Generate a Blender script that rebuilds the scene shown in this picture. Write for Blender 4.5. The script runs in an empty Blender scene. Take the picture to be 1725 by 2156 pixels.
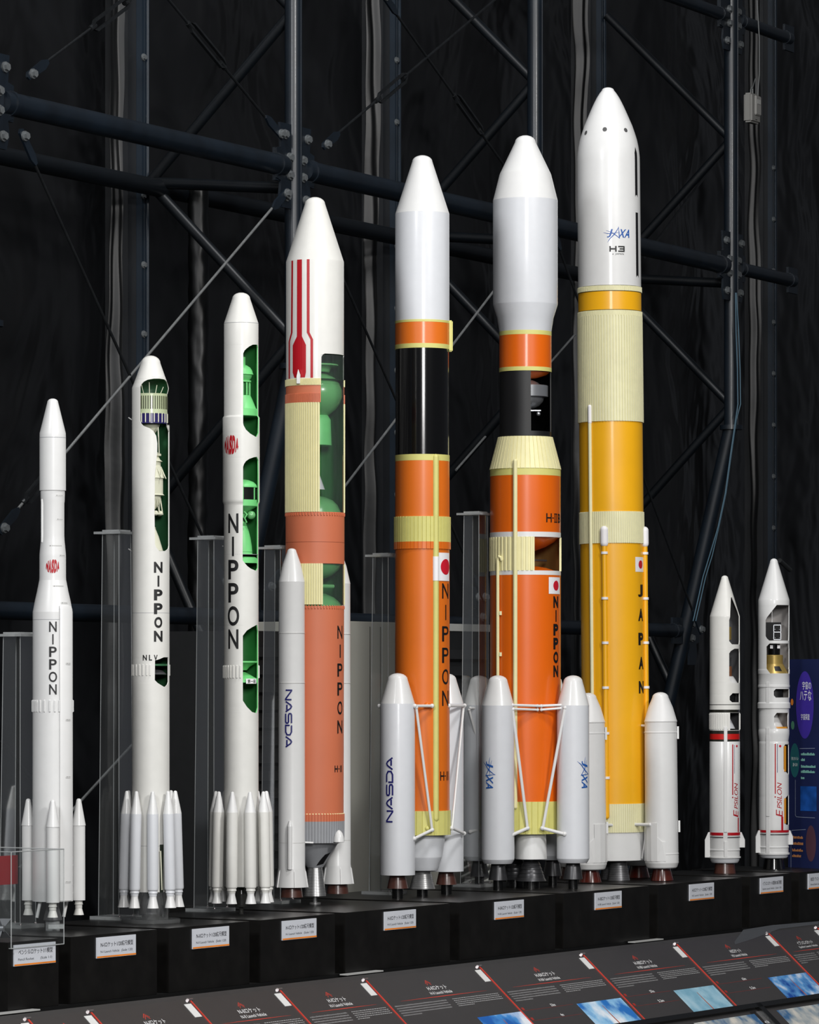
import bpy, bmesh, math, random
from math import sin, cos, asin, atan, pi, radians as RAD
from mathutils import Vector as V, Matrix, noise
random.seed(7)
SC = bpy.context.scene
COL = SC.collection
# ---------------------------------------------------------------- camera, light, exposure
F = 8500.0; CX = 862.5; HY = 1448.0; CAMZ = 1.557          # focal length in pixels, horizon row, eye height
cd = bpy.data.cameras.new('camera'); cam = bpy.data.objects.new('camera', cd); COL.objects.link(cam)
cd.sensor_fit = 'VERTICAL'; cd.sensor_height = 36; cd.lens = 36*F/2156; cd.shift_y = (HY-1078)/2156
cd.clip_end = 200
cam.location = (0, 0, CAMZ); cam.rotation_euler = (pi/2, 0, 0); SC.camera = cam
SC.view_settings.view_transform = 'Standard'; SC.view_settings.look = 'None'
SC.view_settings.gamma = 1; SC.view_settings.use_curve_mapping = False
SC.view_settings.exposure = 0.0
w = bpy.data.worlds.new('world'); SC.world = w; w.use_nodes = True
w.node_tree.nodes['Background'].inputs[0].default_value = (0.75, 0.8, 0.9, 1)
w.node_tree.nodes['Background'].inputs[1].default_value = 0.07
def area(name, loc, tgt, size, power, col=(1, 1, 1), sy=None):
    l = bpy.data.lights.new(name, 'AREA'); l.energy = power; l.color = col; l.size = size
    if sy: l.shape = 'RECTANGLE'; l.size_y = sy
    o = bpy.data.objects.new(name, l); COL.objects.link(o); o.location = loc
    o.rotation_euler = (V(tgt)-V(loc)).to_track_quat('-Z', 'Y').to_euler(); return o
area('ceiling_spot_right', (5.2, 6.5, 6.4), (0.6, 14.2, 1.5), 1.0, 480, (1, .985, .96))
area('ceiling_spot_left', (-4.2, 6.0, 6.2), (0.0, 14.0, 1.5), 1.4, 310, (.97, .985, 1))
area('ceiling_lamp_front', (1.2, 1.5, 4.6), (0.4, 14.0, 1.7), 2.2, 540, (1, .99, .98))
area('ceiling_spot_top', (1.8, 11.6, 7.2), (0.4, 14.4, 1.9), 0.8, 175, (1, .99, .98))
area('ceiling_lamp_wall', (-.2, 15.4, 7.8), (0.8, 20.5, 5.4), 1.0, 130, (.97, .98, 1))
# ---------------------------------------------------------------- materials
def lin(c):
    c = c/255.0
    return c/12.92 if c <= .04045 else ((c+.055)/1.055)**2.4
MC = {}
def mat(name, rgb, rough=.45, metal=0, coat=0, var=.04, scale=30, bump=0, spec=.5, emit=0):
    if name in MC: return MC[name]
    m = bpy.data.materials.new(name); m.use_nodes = True; nt = m.node_tree; b = nt.nodes['Principled BSDF']
    c = [lin(x) for x in rgb]
    tc = nt.nodes.new('ShaderNodeTexCoord'); no = nt.nodes.new('ShaderNodeTexNoise'); no.inputs['Scale'].default_value = scale
    no.inputs['Detail'].default_value = 3
    nt.links.new(tc.outputs['Object'], no.inputs['Vector'])
    r = nt.nodes.new('ShaderNodeValToRGB'); r.color_ramp.elements[0].position = .3; r.color_ramp.elements[1].position = .7
    r.color_ramp.elements[0].color = [x*(1-var) for x in c]+[1]; r.color_ramp.elements[1].color = [min(1, x*(1+var)) for x in c]+[1]
    nt.links.new(no.outputs['Fac'], r.inputs['Fac']); nt.links.new(r.outputs['Color'], b.inputs['Base Color'])
    b.inputs['Roughness'].default_value = rough; b.inputs['Metallic'].default_value = metal
    b.inputs['Coat Weight'].default_value = coat; b.inputs['Coat Roughness'].default_value = .12
    b.inputs['Specular IOR Level'].default_value = spec
    if bump:
        bp = nt.nodes.new('ShaderNodeBump'); bp.inputs['Strength'].default_value = bump; bp.inputs['Distance'].default_value = .01
        nt.links.new(no.outputs['Fac'], bp.inputs['Height']); nt.links.new(bp.outputs['Normal'], b.inputs['Normal'])
    MC[name] = m; return m
def clear(name, rgb, haze, rough=.05, gl=.5):
    """clear acrylic sheet: mostly see-through, a little haze and a reflection"""
    if name in MC: return MC[name]
    m = bpy.data.materials.new(name); m.use_nodes = True; nt = m.node_tree; nt.nodes.clear()
    out = nt.nodes.new('ShaderNodeOutputMaterial'); tr = nt.nodes.new('ShaderNodeBsdfTransparent')
    df = nt.nodes.new('ShaderNodeBsdfDiffuse'); g = nt.nodes.new('ShaderNodeBsdfGlossy'); fr = nt.nodes.new('ShaderNodeFresnel')
    ns = nt.nodes.new('ShaderNodeTexNoise'); ns.inputs['Scale'].default_value = 9
    mr = nt.nodes.new('ShaderNodeMapRange'); mr.inputs['To Min'].default_value = haze*.7; mr.inputs['To Max'].default_value = haze*1.3
    nt.links.new(ns.outputs['Fac'], mr.inputs['Value'])
    c = [lin(x) for x in rgb]+[1]; df.inputs['Color'].default_value = c; g.inputs['Roughness'].default_value = rough
    tr.inputs['Color'].default_value = (.97, .98, .98, 1); fr.inputs['IOR'].default_value = 1.45
    a = nt.nodes.new('ShaderNodeMixShader'); nt.links.new(mr.outputs['Result'], a.inputs['Fac'])
    nt.links.new(tr.outputs[0], a.inputs[1]); nt.links.new(df.outputs[0], a.inputs[2])
    k = nt.nodes.new('ShaderNodeMath'); k.operation = 'MULTIPLY'; k.inputs[1].default_value = gl; nt.links.new(fr.outputs[0], k.inputs[0])
    b = nt.nodes.new('ShaderNodeMixShader'); nt.links.new(k.outputs[0], b.inputs['Fac'])
    nt.links.new(a.outputs[0], b.inputs[1]); nt.links.new(g.outputs[0], b.inputs[2]); nt.links.new(b.outputs[0], out.inputs['Surface'])
    MC[name] = m; return m
WHITE = mat('white_paint', (217, 217, 216), .38, coat=.25, var=.015)
WHITEG = mat('cool_white_paint', (208, 210, 214), .4, coat=.2, var=.015)
IVORY = mat('warm_white_paint', (216, 215, 210), .42, coat=.15, var=.02)
CREAM = mat('cream_paint', (226, 219, 168), .5, var=.03)
CREAM2 = mat('pale_cream_paint', (222, 218, 178), .5, var=.03)
LEMON = mat('pale_yellow_paint', (205, 200, 118), .5, var=.03)
ORANGE = mat('orange_paint', (216, 108, 24), .38, coat=.3, var=.03, scale=8)
ORANGE2 = mat('deep_orange_paint', (218, 97, 4), .36, coat=.3, var=.03, scale=8)
YELLOW = mat('golden_yellow_paint', (236, 172, 18), .4, coat=.25, var=.03, scale=8)
TERRA = mat('terracotta_paint', (202, 112, 78), .5, var=.03, scale=8)
BLACKG = mat('glossy_black_paint', (8, 8, 9), .13, coat=.5, var=.0)
BLACK = mat('black_print', (14, 14, 16), .5, var=.0)
NAVY = mat('navy_print', (22, 24, 100), .45, var=.0)
BLUE = mat('blue_print', (30, 84, 160), .45, var=.0)
RED = mat('red_print', (172, 10, 26), .42, var=.0)
REDSUN = mat('flag_red', (196, 24, 44), .45, var=.0)
FLAGW = mat('flag_white', (232, 230, 232), .5, var=.0)
GREEN = mat('inner_green_paint', (48, 128, 62), .5, var=.12, scale=10)
GREEND = mat('dark_green_inner', (42, 92, 58), .5, var=.15, scale=10)
MINT = mat('mint_green_paint', (112, 204, 122), .45, var=.04)
MINT2 = mat('soft_green_paint', (104, 172, 108), .28, coat=.4, var=.03)
GREY = mat('grey_paint', (150, 152, 156), .5, var=.03)
GREYD = mat('dark_grey_metal', (92, 92, 94), .38, metal=.5, var=.06)
STEEL = mat('nozzle_steel', (150, 150, 150), .32, metal=.7, var=.05)
GUN = mat('gunmetal', (64, 64, 66), .35, metal=.6, var=.08)
BROWN = mat('dark_brown_nozzle', (78, 46, 38), .35, coat=.3, var=.1)
BROWN2 = mat('maroon_nozzle', (74, 26, 18), .2, coat=.7, var=.1)
SILVER = mat('silver_metal', (190, 192, 196), .25, metal=.8, var=.04)
GOLD = mat('gold_foil', (176, 150, 84), .35, metal=.5, var=.1)
TAN = mat('tan_inner', (122, 92, 48), .5, var=.1)
PEARL = mat('ivory_part', (214, 214, 192), .45, var=.03)
INKGREY = mat('faint_grey_print', (120, 120, 120), .6, var=.0)
TAG = mat('tag_film', (214, 214, 212), .4, var=.0)
PLINTH = mat('black_laminate', (20, 19, 18), .34, var=.25, scale=14, spec=.4)
SUPPORT = mat('satin_black_plastic', (10, 10, 10), .25, var=.0, coat=.3)
DESK = mat('charcoal_desk', (56, 55, 55), .4, var=.06)
PANEL = mat('charcoal_print', (58, 56, 56), .34, var=.03, coat=.2)
BLUESTEEL = mat('blue_black_steel', (14, 23, 32), .42, var=.3, scale=6, coat=.15)
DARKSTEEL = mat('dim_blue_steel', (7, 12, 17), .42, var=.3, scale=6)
ROD = mat('dark_rod_steel', (34, 36, 38), .3, metal=.4, var=.2)
ZINC = mat('zinc_bolt', (120, 124, 126), .4, metal=.5, var=.15, scale=80)
CABGREY = mat('cabinet_grey', (150, 149, 141), .55, var=.03, scale=3)
CABDARK = mat('louvre_black', (24, 25, 26), .5, var=.1)
CABLIGHT = mat('cabinet_light_trim', (168, 168, 164), .5, var=.02)
ACR = clear('clear_acrylic', (150, 152, 152), .05)
ACRE = clear('acrylic_edge', (205, 208, 208), .42, .2, .8)
ACRC = clear('clear_case_acrylic', (150, 152, 154), .03, gl=.35)
GLASS = clear('curved_window_acrylic', (190, 200, 200), .05, gl=.8)
ACRS = clear('clear_support_acrylic', (170, 172, 172), .16, gl=.7)
SMOKE = clear('smoky_engine_plastic', (52, 52, 50), .7, gl=.6)
# ---------------------------------------------------------------- object helpers
def props(o, label=None, cat=None, group=None, kind=None):
    if label: o['label'] = label
    if cat: o['category'] = cat
    if group: o['group'] = group
    if kind: o['kind'] = kind
    return o
def link(name, me, mats, parent=None, label=None):
    for m in (mats if isinstance(mats, (list, tuple)) else [mats]): me.materials.append(m)
    o = bpy.data.objects.new(name, me); COL.objects.link(o)
    if parent: o.parent = parent
    if label: o['label'] = label
    return o
def finish(bm, name, mats, parent=None, label=None, smooth=30, dist=1e-6):
    if dist: bmesh.ops.remove_doubles(bm, verts=bm.verts, dist=dist)
    bmesh.ops.recalc_face_normals(bm, faces=bm.faces)
    me = bpy.data.meshes.new(name); bm.to_mesh(me); bm.free()
    if smooth:
        me.polygons.foreach_set('use_smooth', [True]*len(me.polygons)); me.set_sharp_from_angle(angle=RAD(smooth))
    return link(name, me, mats, parent, label)
def empty(name, loc, rot=(0, 0, 0), **k):
    o = bpy.data.objects.new(name, None); COL.objects.link(o); o.location = loc; o.rotation_euler = rot; o.empty_display_size = .05
    return props(o, **k)
def bface(bm, vs, mi=0):
    try:
        f = bm.faces.new(vs); f.material_index = mi; return f
    except ValueError: return None
def box(bm, o, ex, ey, ez, mi=0):
    """box from corner o along three edge vectors"""
    o = V(o); ex = V(ex); ey = V(ey); ez = V(ez)
    v = [bm.verts.new(o+ex*a+ey*b+ez*c) for c in (0, 1) for b in (0, 1) for a in (0, 1)]
    for q in ((0, 2, 3, 1), (4, 5, 7, 6), (0, 1, 5, 4), (2, 6, 7, 3), (0, 4, 6, 2), (1, 3, 7, 5)): bface(bm, [v[i] for i in q], mi)
def cbox(bm, c, ex, ey, ez, mi=0):
    ex = V(ex); ey = V(ey); ez = V(ez); box(bm, V(c)-(ex+ey+ez)/2, ex, ey, ez, mi)
def tube(bm, p, q, r, n=12, r2=None, mi=0, caps=True):
    p = V(p); q = V(q); d = (q-p).normalized(); u = d.orthogonal().normalized(); w_ = d.cross(u); r2 = r if r2 is None else r2
    a = [bm.verts.new(p+(u*cos(2*pi*i/n)+w_*sin(2*pi*i/n))*r) for i in range(n)]
    b = [bm.verts.new(q+(u*cos(2*pi*i/n)+w_*sin(2*pi*i/n))*r2) for i in range(n)]
    for i in range(n): bface(bm, [a[i], a[(i+1) % n], b[(i+1) % n], b[i]], mi)
    if caps: bface(bm, a[::-1], mi); bface(bm, b, mi)
def path(bm, pts, r, n=10, mi=0):
    pts = [V(p) for p in pts]; rings = []; up = None
    for i, p in enumerate(pts):
        d = (pts[min(i+1, len(pts)-1)]-pts[max(i-1, 0)]).normalized()
        if up is None: up = d.orthogonal().normalized()
        up = (up-d*up.dot(d)).normalized(); w_ = d.cross(up)
        rings.append([bm.verts.new(p+(up*cos(2*pi*k/n)+w_*sin(2*pi*k/n))*r) for k in range(n)])
    for a, b in zip(rings, rings[1:]):
        for k in range(n): bface(bm, [a[k], a[(k+1) % n], b[(k+1) % n], b[k]], mi)
    bface(bm, rings[0][::-1], mi); bface(bm, rings[-1], mi)
def sphere(bm, c, r, mi=0, n=14, sz=1):
    c = V(c); rows = []
    for i in range(n+1):
        t = pi*i/n; rows.append([bm.verts.new(c+V((r*sin(t)*cos(2*pi*k/(2*n)), r*sin(t)*sin(2*pi*k/(2*n)), sz*r*cos(t)))) for k in range(2*n)])
    for a, b in zip(rows, rows[1:]):
        for k in range(2*n): bface(bm, [a[k], b[k], b[(k+1) % (2*n)], a[(k+1) % (2*n)]], mi)
def prism(bm, pts, off, mi=0):
    """extrude a polygon of 3D points by a vector"""
    off = V(off); a = [bm.verts.new(V(p)) for p in pts]; b = [bm.verts.new(V(p)+off) for p in pts]; n = len(a)
    bface(bm, a[::-1], mi); bface(bm, b, mi)
    for i in range(n): bface(bm, [a[i], a[(i+1) % n], b[(i+1) % n], b[i]], mi)
# ---------------------------------------------------------------- lettering in 2D
TXT = {}
def text2d(s, bold=0.0):
    """outline letters of a word, scaled to the unit box: verts, faces, aspect"""
    k = (s, bold)
    if k in TXT: return TXT[k]
    c = bpy.data.curves.new('t', 'FONT'); c.body = s; c.offset = bold; c.resolution_u = 6
    o = bpy.data.objects.new('t', c); COL.objects.link(o); bpy.context.view_layer.update()
    me = bpy.data.meshes.new_from_object(o.evaluated_get(bpy.context.evaluated_depsgraph_get()))
    vs = [v.co.to_2d() for v in me.vertices]; fs = [tuple(p.vertices) for p in me.polygons]
    x0 = min(v.x for v in vs); x1 = max(v.x for v in vs); y0 = min(v.y for v in vs); y1 = max(v.y for v in vs)
    vs = [((v.x-x0)/(x1-x0+1e-9), (v.y-y0)/(y1-y0+1e-9)) for v in vs]
    bpy.data.objects.remove(o); bpy.data.curves.remove(c); bpy.data.meshes.remove(me)
    TXT[k] = (vs, fs, (x1-x0)/(y1-y0+1e-9)); return TXT[k]
class Flat:
    """2D artwork; x right, y up"""
    def __init__(s): s.v = []; s.f = []
    def add(s, vs, fs, fn):
        n = len(s.v); s.v += [fn(*p) for p in vs]; s.f += [tuple(i+n for i in f) for f in fs]
    def word(s, t, x, y, w_, h, bold=0, rot=0, shear=0):
        vs, fs, _ = text2d(t, bold); c, q = cos(RAD(rot)), sin(RAD(rot))
        def fn(a, b):
            a, b = (a-.5)*w_+shear*(b-.5)*h, (b-.5)*h
            return (x+a*c-b*q, y+a*q+b*c)
        s.add(vs, fs, fn); return s
    def poly(s, pts): s.add(pts, [tuple(range(len(pts)))], lambda a, b: (a, b)); return s
    def rect(s, x0, y0, x1, y1): return s.poly([(x0, y0), (x1, y0), (x1, y1), (x0, y1)])
    def disc(s, x, y, rx, ry=None, n=28):
        return s.poly([(x+rx*cos(2*pi*i/n), y+(ry or rx)*sin(2*pi*i/n)) for i in range(n)])
    def stroke(s, pts, t, fn=lambda a, b: (a, b)):
        """thick mitred line"""
        p = [V((a, b)) for a, b in pts]; L = []; R_ = []
        for i in range(len(p)):
            d0 = (p[i]-p[i-1]).normalized() if i else (p[1]-p[0]).normalized()
            d1 = (p[i+1]-p[i]).normalized() if i < len(p)-1 else d0
            m = (d0+d1); m = m.normalized() if m.length > 1e-6 else d0
            nn = V((-m.y, m.x)); k = min(1.8, 1/max(.3, nn.dot(V((-d0.y, d0.x)))))
            tt = t[i] if isinstance(t, (list, tuple)) else t
            L.append(p[i]+nn*tt/2*k); R_.append(p[i]-nn*tt/2*k)
        for i in range(len(p)-1):
            s.add([tuple(L[i]), tuple(R_[i]), tuple(R_[i+1]), tuple(L[i+1])], [(0, 1, 2, 3)], fn)
        return s
def agency_word(fl, x, y, L, H, rot):
    """wide rounded five letter word: length L, letter height H"""
    c, q = cos(RAD(rot)), sin(RAD(rot))
    def fn(a, b): return (x+a*c-b*q, y+a*q+b*c)
    w_ = L/5.35; g = L/5; t = H*.2; h = H-t
    def put(i, pts): fl.stroke([(-L/2+i*g+t/2+px*(w_-t), -h/2+py*h) for px, py in pts], t, fn)
    put(0, [(0, 0), (0, 1), (.08, 1), (.92, 0), (1, 0), (1, 1)])
    for i in (1, 4):
        put(i, [(-.05, 0), (.32, .85), (.5, 1), (.68, .85), (1.05, 0)]); put(i, [(.3, .22), (.85, .22)])
    put(2, [(1, 1), (.15, 1), (0, .88), (0, .62), (.15, .5), (.85, .5), (1, .38), (1, .12), (.85, 0), (0, 0)])
    put(3, [(0, 1), (.7, 1), (1, .75), (1, .25), (.7, 0), (0, 0), (0, .7)])
    return fl
def star_word(fl, x, y, L, H, rot):
    """slanted four letter word whose second letter is a thin star"""
    c, q = cos(RAD(rot)), sin(RAD(rot))
    def fn(a, b): return (x+a*c-b*q, y+a*q+b*c)
    def word(t, cx, w_): 
        vs, fs, _ = text2d(t, .02)
        fl.add(vs, fs, lambda a, b: fn(cx+(a-.5)*w_+.3*(b-.5)*H, (b-.5)*H))
    word('J', -L*.27, L*.13); word('X', L*.19, L*.24); word('A', L*.42, L*.22)
    def sw(pts, t): fl.stroke([(a*L, b*H) for a, b in pts], [k*H for k in t], fn)
    sw([(-.5, .1), (-.36, -.02), (-.15, .0), (.1, .12)], [.02, .07, .07, .02])
    sw([(-.36, -1.1), (-.26, -.6), (-.1, -.1), (.04, .62), (.05, .8)], [.02, .1, .12, .07, .02])
    sw([(.05, .8), (.06, .2), (.08, -.45), (.09, -.62)], [.02, .08, .12, .03])
    sw([(.09, -.62), (-.02, -.3), (-.2, .1), (-.4, .35)], [.03, .09, .07, .02])
    return fl
def globe_word(fl, x, y, rx, ry):
    """five letters squeezed into a disc"""
    for i, ch in enumerate('NASDA'):
        vs, fs, _ = text2d(ch, .07); a0 = -1+.4*i
        def fn(a, b, a0=a0):
            u = a0+.015+a*.38; u = max(-.995, min(.995, u)); k = (1-u*u)**.4
            return (x+rx*(u+.12*(b-.5)*k), y+ry*k*(b-.5)*2)
        # split tall letters so that the squeeze bends them
        bm = bmesh.new(); q = [bm.verts.new((a, b, 0)) for a, b in vs]
        for f in fs: bface(bm, [q[j] for j in f])
        for cst in (.2, .4, .6, .8):
            bmesh.ops.bisect_plane(bm, geom=bm.verts[:]+bm.edges[:]+bm.faces[:], plane_co=(cst, 0, 0), plane_no=(1, 0, 0))
            bmesh.ops.bisect_plane(bm, geom=bm.verts[:]+bm.edges[:]+bm.faces[:], plane_co=(0, cst, 0), plane_no=(0, 1, 0))
        bm.verts.index_update()
        fl.add([(v.co.x, v.co.y) for v in bm.verts], [tuple(v.index for v in f.verts) for f in bm.faces], fn); bm.free()
    return fl
def flat_obj(fl, name, m, fn, parent=None, label=None, step=None, ystep=None):
    """fn maps artwork (a,b) to a 3D point; step = cut width for bending"""
    bm = bmesh.new(); q = [bm.verts.new((a, b, 0)) for a, b in fl.v]
    for f in fl.f: bface(bm, [q[j] for j in f])
    if step and fl.v:
        x0 = min(a for a, b in fl.v); x1 = max(a for a, b in fl.v); k = math.ceil(x0/step)*step
        while k < x1:
            bmesh.ops.bisect_plane(bm, geom=bm.verts[:]+bm.edges[:]+bm.faces[:], plane_co=(k, 0, 0), plane_no=(1, 0, 0)); k += step
    if ystep:
        y0 = min(b for a, b in fl.v); y1 = max(b for a, b in fl.v); k = math.ceil(y0/ystep)*ystep
        while k < y1:
            bmesh.ops.bisect_plane(bm, geom=bm.verts[:]+bm.edges[:]+bm.faces[:], plane_co=(0, k, 0), plane_no=(0, 1, 0)); k += ystep
    for v in bm.verts: v.co = fn(v.co.x, v.co.y)
    me = bpy.data.meshes.new(name); bm.to_mesh(me); bm.free()
    return link(name, me, m, parent, label)
# ---------------------------------------------------------------- the rocket builder
class Rocket:
    """profiles are given as (row, full width) in photo pixels at this rocket's own distance; the mesh is in metres"""
    def __init__(s, xc, sc, label, tilt=0, tall=None):
        s.xc = xc; s.s = sc; s.yb = HY+.757*sc; s.tilt = tilt
        a = atan((xc-CX)/F); Y = F/sc
        s.root = empty('rocket_model', ((xc-CX)/sc, Y, .8), (0, -tilt, -a), label=label, cat='rocket model')
    def ax(s, y): return s.xc-s.tilt*(s.yb-y)
    def P(s, x, y, d=0): return V(((x-s.ax(y))/s.s, d/s.s, (s.yb-y)/s.s))
    def lathe(s, name, m, prof, parent=None, dx=0, dy=0, ribs=None, n=56, label=None, smooth=30, lean=None, caps=True, tilt=(0, 0)):
        bm = bmesh.new(); rows = []
        if ribs:
            N, dep = ribs[0], ribs[1]; duty = ribs[2] if len(ribs) > 2 else .5; d = 2*pi/N; cols = []
            e = d*.06
            for k in range(N): cols += [(k*d, 0), (k*d+e, dep), (k*d+d*duty, dep), (k*d+d*duty+e, 0)]
        else: cols = [(2*pi*k/n, 0) for k in range(n)]
        y0 = prof[-1][0]
        for y, wd in prof:
            r = wd/2
            lx = dx+tilt[0]*(y-y0); ly = dy+tilt[1]*(y-y0)
            rows.append([bm.verts.new(V(((lx+(r+q)*sin(a))/s.s, (ly-(r+q)*cos(a))/s.s, (s.yb-y)/s.s))) for a, q in cols])
        for a, b in zip(rows, rows[1:]):
            K = len(a)
            for k in range(K): bface(bm, [a[k], b[k], b[(k+1) % K], a[(k+1) % K]])
        if caps:
            bface(bm, rows[0]); bface(bm, rows[-1][::-1])
        return finish(bm, name, m, parent or s.root, label, smooth)
    def shell(s, name, mats, prof, holes, th=2.0, parent=None, label=None, n=56, rimR=0):
        """hollow skin with cut-away openings. hole = ([(row, x of left edge)...], [(row, angle of right edge)...])"""
        ys = [p[0] for p in prof]
        def r_at(y):
            for (a, wa), (b, wb) in zip(prof, prof[1:]):
                if a <= y <= b and b > a: return (wa+(wb-wa)*(y-a)/(b-a))/2
            return prof[-1][1]/2
        def lerp(t, y):
            if y <= t[0][0]: return t[0][1]
            for (a, p), (b, q) in zip(t, t[1:]):
                if a <= y <= b: return p+(q-p)*(y-a)/(b-a) if b > a else q
            return t[-1][1]
        S = set(ys)
        for L, R_ in holes:
            S |= {p[0] for p in L} | {p[0] for p in R_}
            y = L[0][0]
            while y < L[-1][0]: S.add(y); y += 6
        S = sorted(y for y in S if ys[0] <= y <= ys[-1])
        bm = bmesh.new()
        def pt(a, r, y): return bm.verts.new(V((r*sin(a)/s.s, -r*cos(a)/s.s, (s.yb-y)/s.s)))
        def ang(h, y):
            x = lerp(h[0], y); r = r_at(y); return asin(max(-1, min(1, (x-s.ax(y))/r))), RAD(lerp(h[1], y))
        # rows where the radius jumps keep both widths
        segs = []
        for ya, yb in zip(S, S[1:]): segs.append((ya, yb))
        def rr(y, side):
            c = [wd/2 for yy, wd in prof if abs(yy-y) < 1e-6]
            if not c: return r_at(y)
            return c[-1] if side == 'below' else c[0]
        for ya, yb in segs:
            ra, rb = rr(ya, 'below'), rr(yb, 'above'); mid = (ya+yb)/2
            h = next((h for h in holes if h[0][0][0] <= mid <= h[0][-1][0]), None)
            if h:
                la, Ra = ang(h, ya+1e-4); lb, Rb = ang(h, yb-1e-4)
                A = [Ra+(la+2*pi-Ra)*k/n for k in range(n+1)]; B = [Rb+(lb+2*pi-Rb)*k/n for k in range(n+1)]
            else:
                A = B = [2*pi*k/n for k in range(n+1)]
            oa = [pt(a, ra, ya) for a in A]; ob = [pt(a, rb, yb) for a in B]
            ia = [pt(a, ra-th, ya) for a in A]; ib = [pt(a, rb-th, yb) for a in B]
            for k in range(n):
                bface(bm, [oa[k], ob[k], ob[k+1], oa[k+1]], 0); bface(bm, [ia[k+1], ib[k+1], ib[k], ia[k]], 1)
            if h:
                bface(bm, [oa[0], ia[0], ib[0], ob[0]], rimR); bface(bm, [oa[n], ob[n], ib[n], ia[n]], 0)
        for h in holes:
            for y, e in ((h[0][0][0], 1e-4), (h[0][-1][0], -1e-4)):
                l, R_ = ang(h, y+e); r = r_at(y); m_ = 16
                o = [pt(l+(R_-l)*k/m_, r, y) for k in range(m_+1)]; i = [pt(l+(R_-l)*k/m_, r-th, y) for k in range(m_+1)]
                for k in range(m_): bface(bm, [o[k], o[k+1], i[k+1], i[k]], 0)
        for y, wd in (prof[0], prof[-1]):          # closed ends
            r = wd/2; bface(bm, [pt(2*pi*k/n, r, y) for k in range(n)], 1)
        # step rings where the width jumps
        for (a, wa), (b, wb) in zip(prof, prof[1:]):
            if abs(a-b) < 1e-6:
                o = [pt(2*pi*k/n, wa/2, a) for k in range(n)]; i = [pt(2*pi*k/n, wb/2, a) for k in range(n)]
                hh = next((h for h in holes if h[0][0][0] < a < h[0][-1][0]), None)
                if hh:
                    l, R_ = ang(hh, a); o = [pt(R_+(l+2*pi-R_)*k/n, wa/2, a) for k in range(n+1)]; i = [pt(R_+(l+2*pi-R_)*k/n, wb/2, a) for k in range(n+1)]
                for k in range(len(o)-1): bface(bm, [o[k], o[k+1], i[k+1], i[k]], 0)
                if not hh: bface(bm, [o[-1], o[0], i[0], i[-1]], 0)
        return finish(bm, name, mats, parent or s.root, label, 30)
    def window(s, prof, holes_l, a1, m=None, name='curved_window'):
        """thin curved clear sheet over an opening, from the left edge x to angle a1"""
        bm = bmesh.new(); rows = []
        for y, wd in prof:
            r = wd/2; a0 = asin((holes_l-s.ax(y))/r)
            rows.append([bm.verts.new(V((r*sin(a0+(RAD(a1)-a0)*k/20)/s.s, -r*cos(a0+(RAD(a1)-a0)*k/20)/s.s, (s.yb-y)/s.s))) for k in range(21)])
        for a, b in zip(rows, rows[1:]):
            for k in range(20): bface(bm, [a[k], b[k], b[k+1], a[k+1]])
        return finish(bm, name, m or GLASS, s.root)
    def decal(s, fl, name, m, x, y, wd, parent=None, label=None, lift=.5, dx=0, dy=0, rfun=None, phi=None):
        """wrap artwork (pixels, y up) on the cylinder of width wd around the point seen at x,y"""
        r = wd/2
        p0 = phi if phi is not None else asin(max(-1, min(1, (x-s.ax(y)-dx)/r)))
        def fn(a, b):
            yy = y-b; rr = (rfun(yy) if rfun else r)+lift; t = p0+a/r
            return V(((dx+rr*sin(t))/s.s, (dy-rr*cos(t))/s.s, (s.yb-yy)/s.s))
        return flat_obj(fl, name, m, fn, parent or s.root, label, step=r*.09, ystep=4 if rfun else None)
    def column(s, word, name, m, x, y0, pitch, h, wl, wd, bold=0, wide=None, label=None):
        """word written downwards, y0 = centre row of the first letter"""
        fl = Flat(); n = len(word)
        for i, ch in enumerate(word):
            fl.word(ch, 0, -(i*pitch), (wide or {}).get(ch, wl), h, bold)
        return s.decal(fl, name, m, x, y0, wd, label=label)
    def flag(s, x, y, w_, h, r_, wd, lift=.5, cx=0):
        f = s.decal(Flat().rect(-w_/2, -h/2, w_/2, h/2), 'flag', FLAGW, x, y, wd, lift=lift)
        s.decal(Flat().disc(cx, 0, r_), 'red_disc', REDSUN, x, y, wd, parent=f, lift=lift+.4)
        return f
    def rod(s, p, q, r, m=None, name='strut', n=10, knob=0, parent=None):
        bm = bmesh.new(); a = s.P(*p); b = s.P(*q); tube(bm, a, b, r/s.s, n)
        if knob: sphere(bm, a, knob/s.s, n=6); sphere(bm, b, knob/s.s, n=6)
        return finish(bm, name, m or WHITE, parent or s.root, dist=0)
def cap(y0, w_, y1, k=5):
    """rounded nose from the tip row y0 to width w_ at row y1"""
    return [(y0+(y1-y0)*(1-cos(pi/2*i/k)), max(.3, w_*sin(pi/2*i/k))) for i in range(k+1)]
# ================================================================ the place: row, frame and wall directions
D = V((.5227, .8525, 0)); NI = V((-.8525, .5227, 0))       # along the row of plinths, and inwards from its front
def front(x):
    sc = 693.5*(6074-x)/5925; return V(((x-CX)/sc, F/sc, 0))
FR0 = front(400)
DT = V((.476, .879, 0)); NT = V((-.879, .476, 0))          # along the steel frame, and towards the wall
def sA(x): return 480*(5460-x)/(5460-618)
A0 = V(((618-CX)/480, F/480, 0))
def ray(x, y): return V(((x-CX)/F, 1, (HY-y)/F))
def hit(x, y, p, n):
    r = ray(x, y); k = (V(p)-V((0, 0, CAMZ))).dot(n)/r.dot(n); return V((0, 0, CAMZ))+r*k
def onA(x, y, off=0): return hit(x, y, A0+NT*off+V((0, 0, CAMZ)), NT)
def onR(x, y, off=0): return hit(x, y, FR0+NI*off+V((0, 0, CAMZ)), NI)
Z = V((0, 0, 1))
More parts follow.
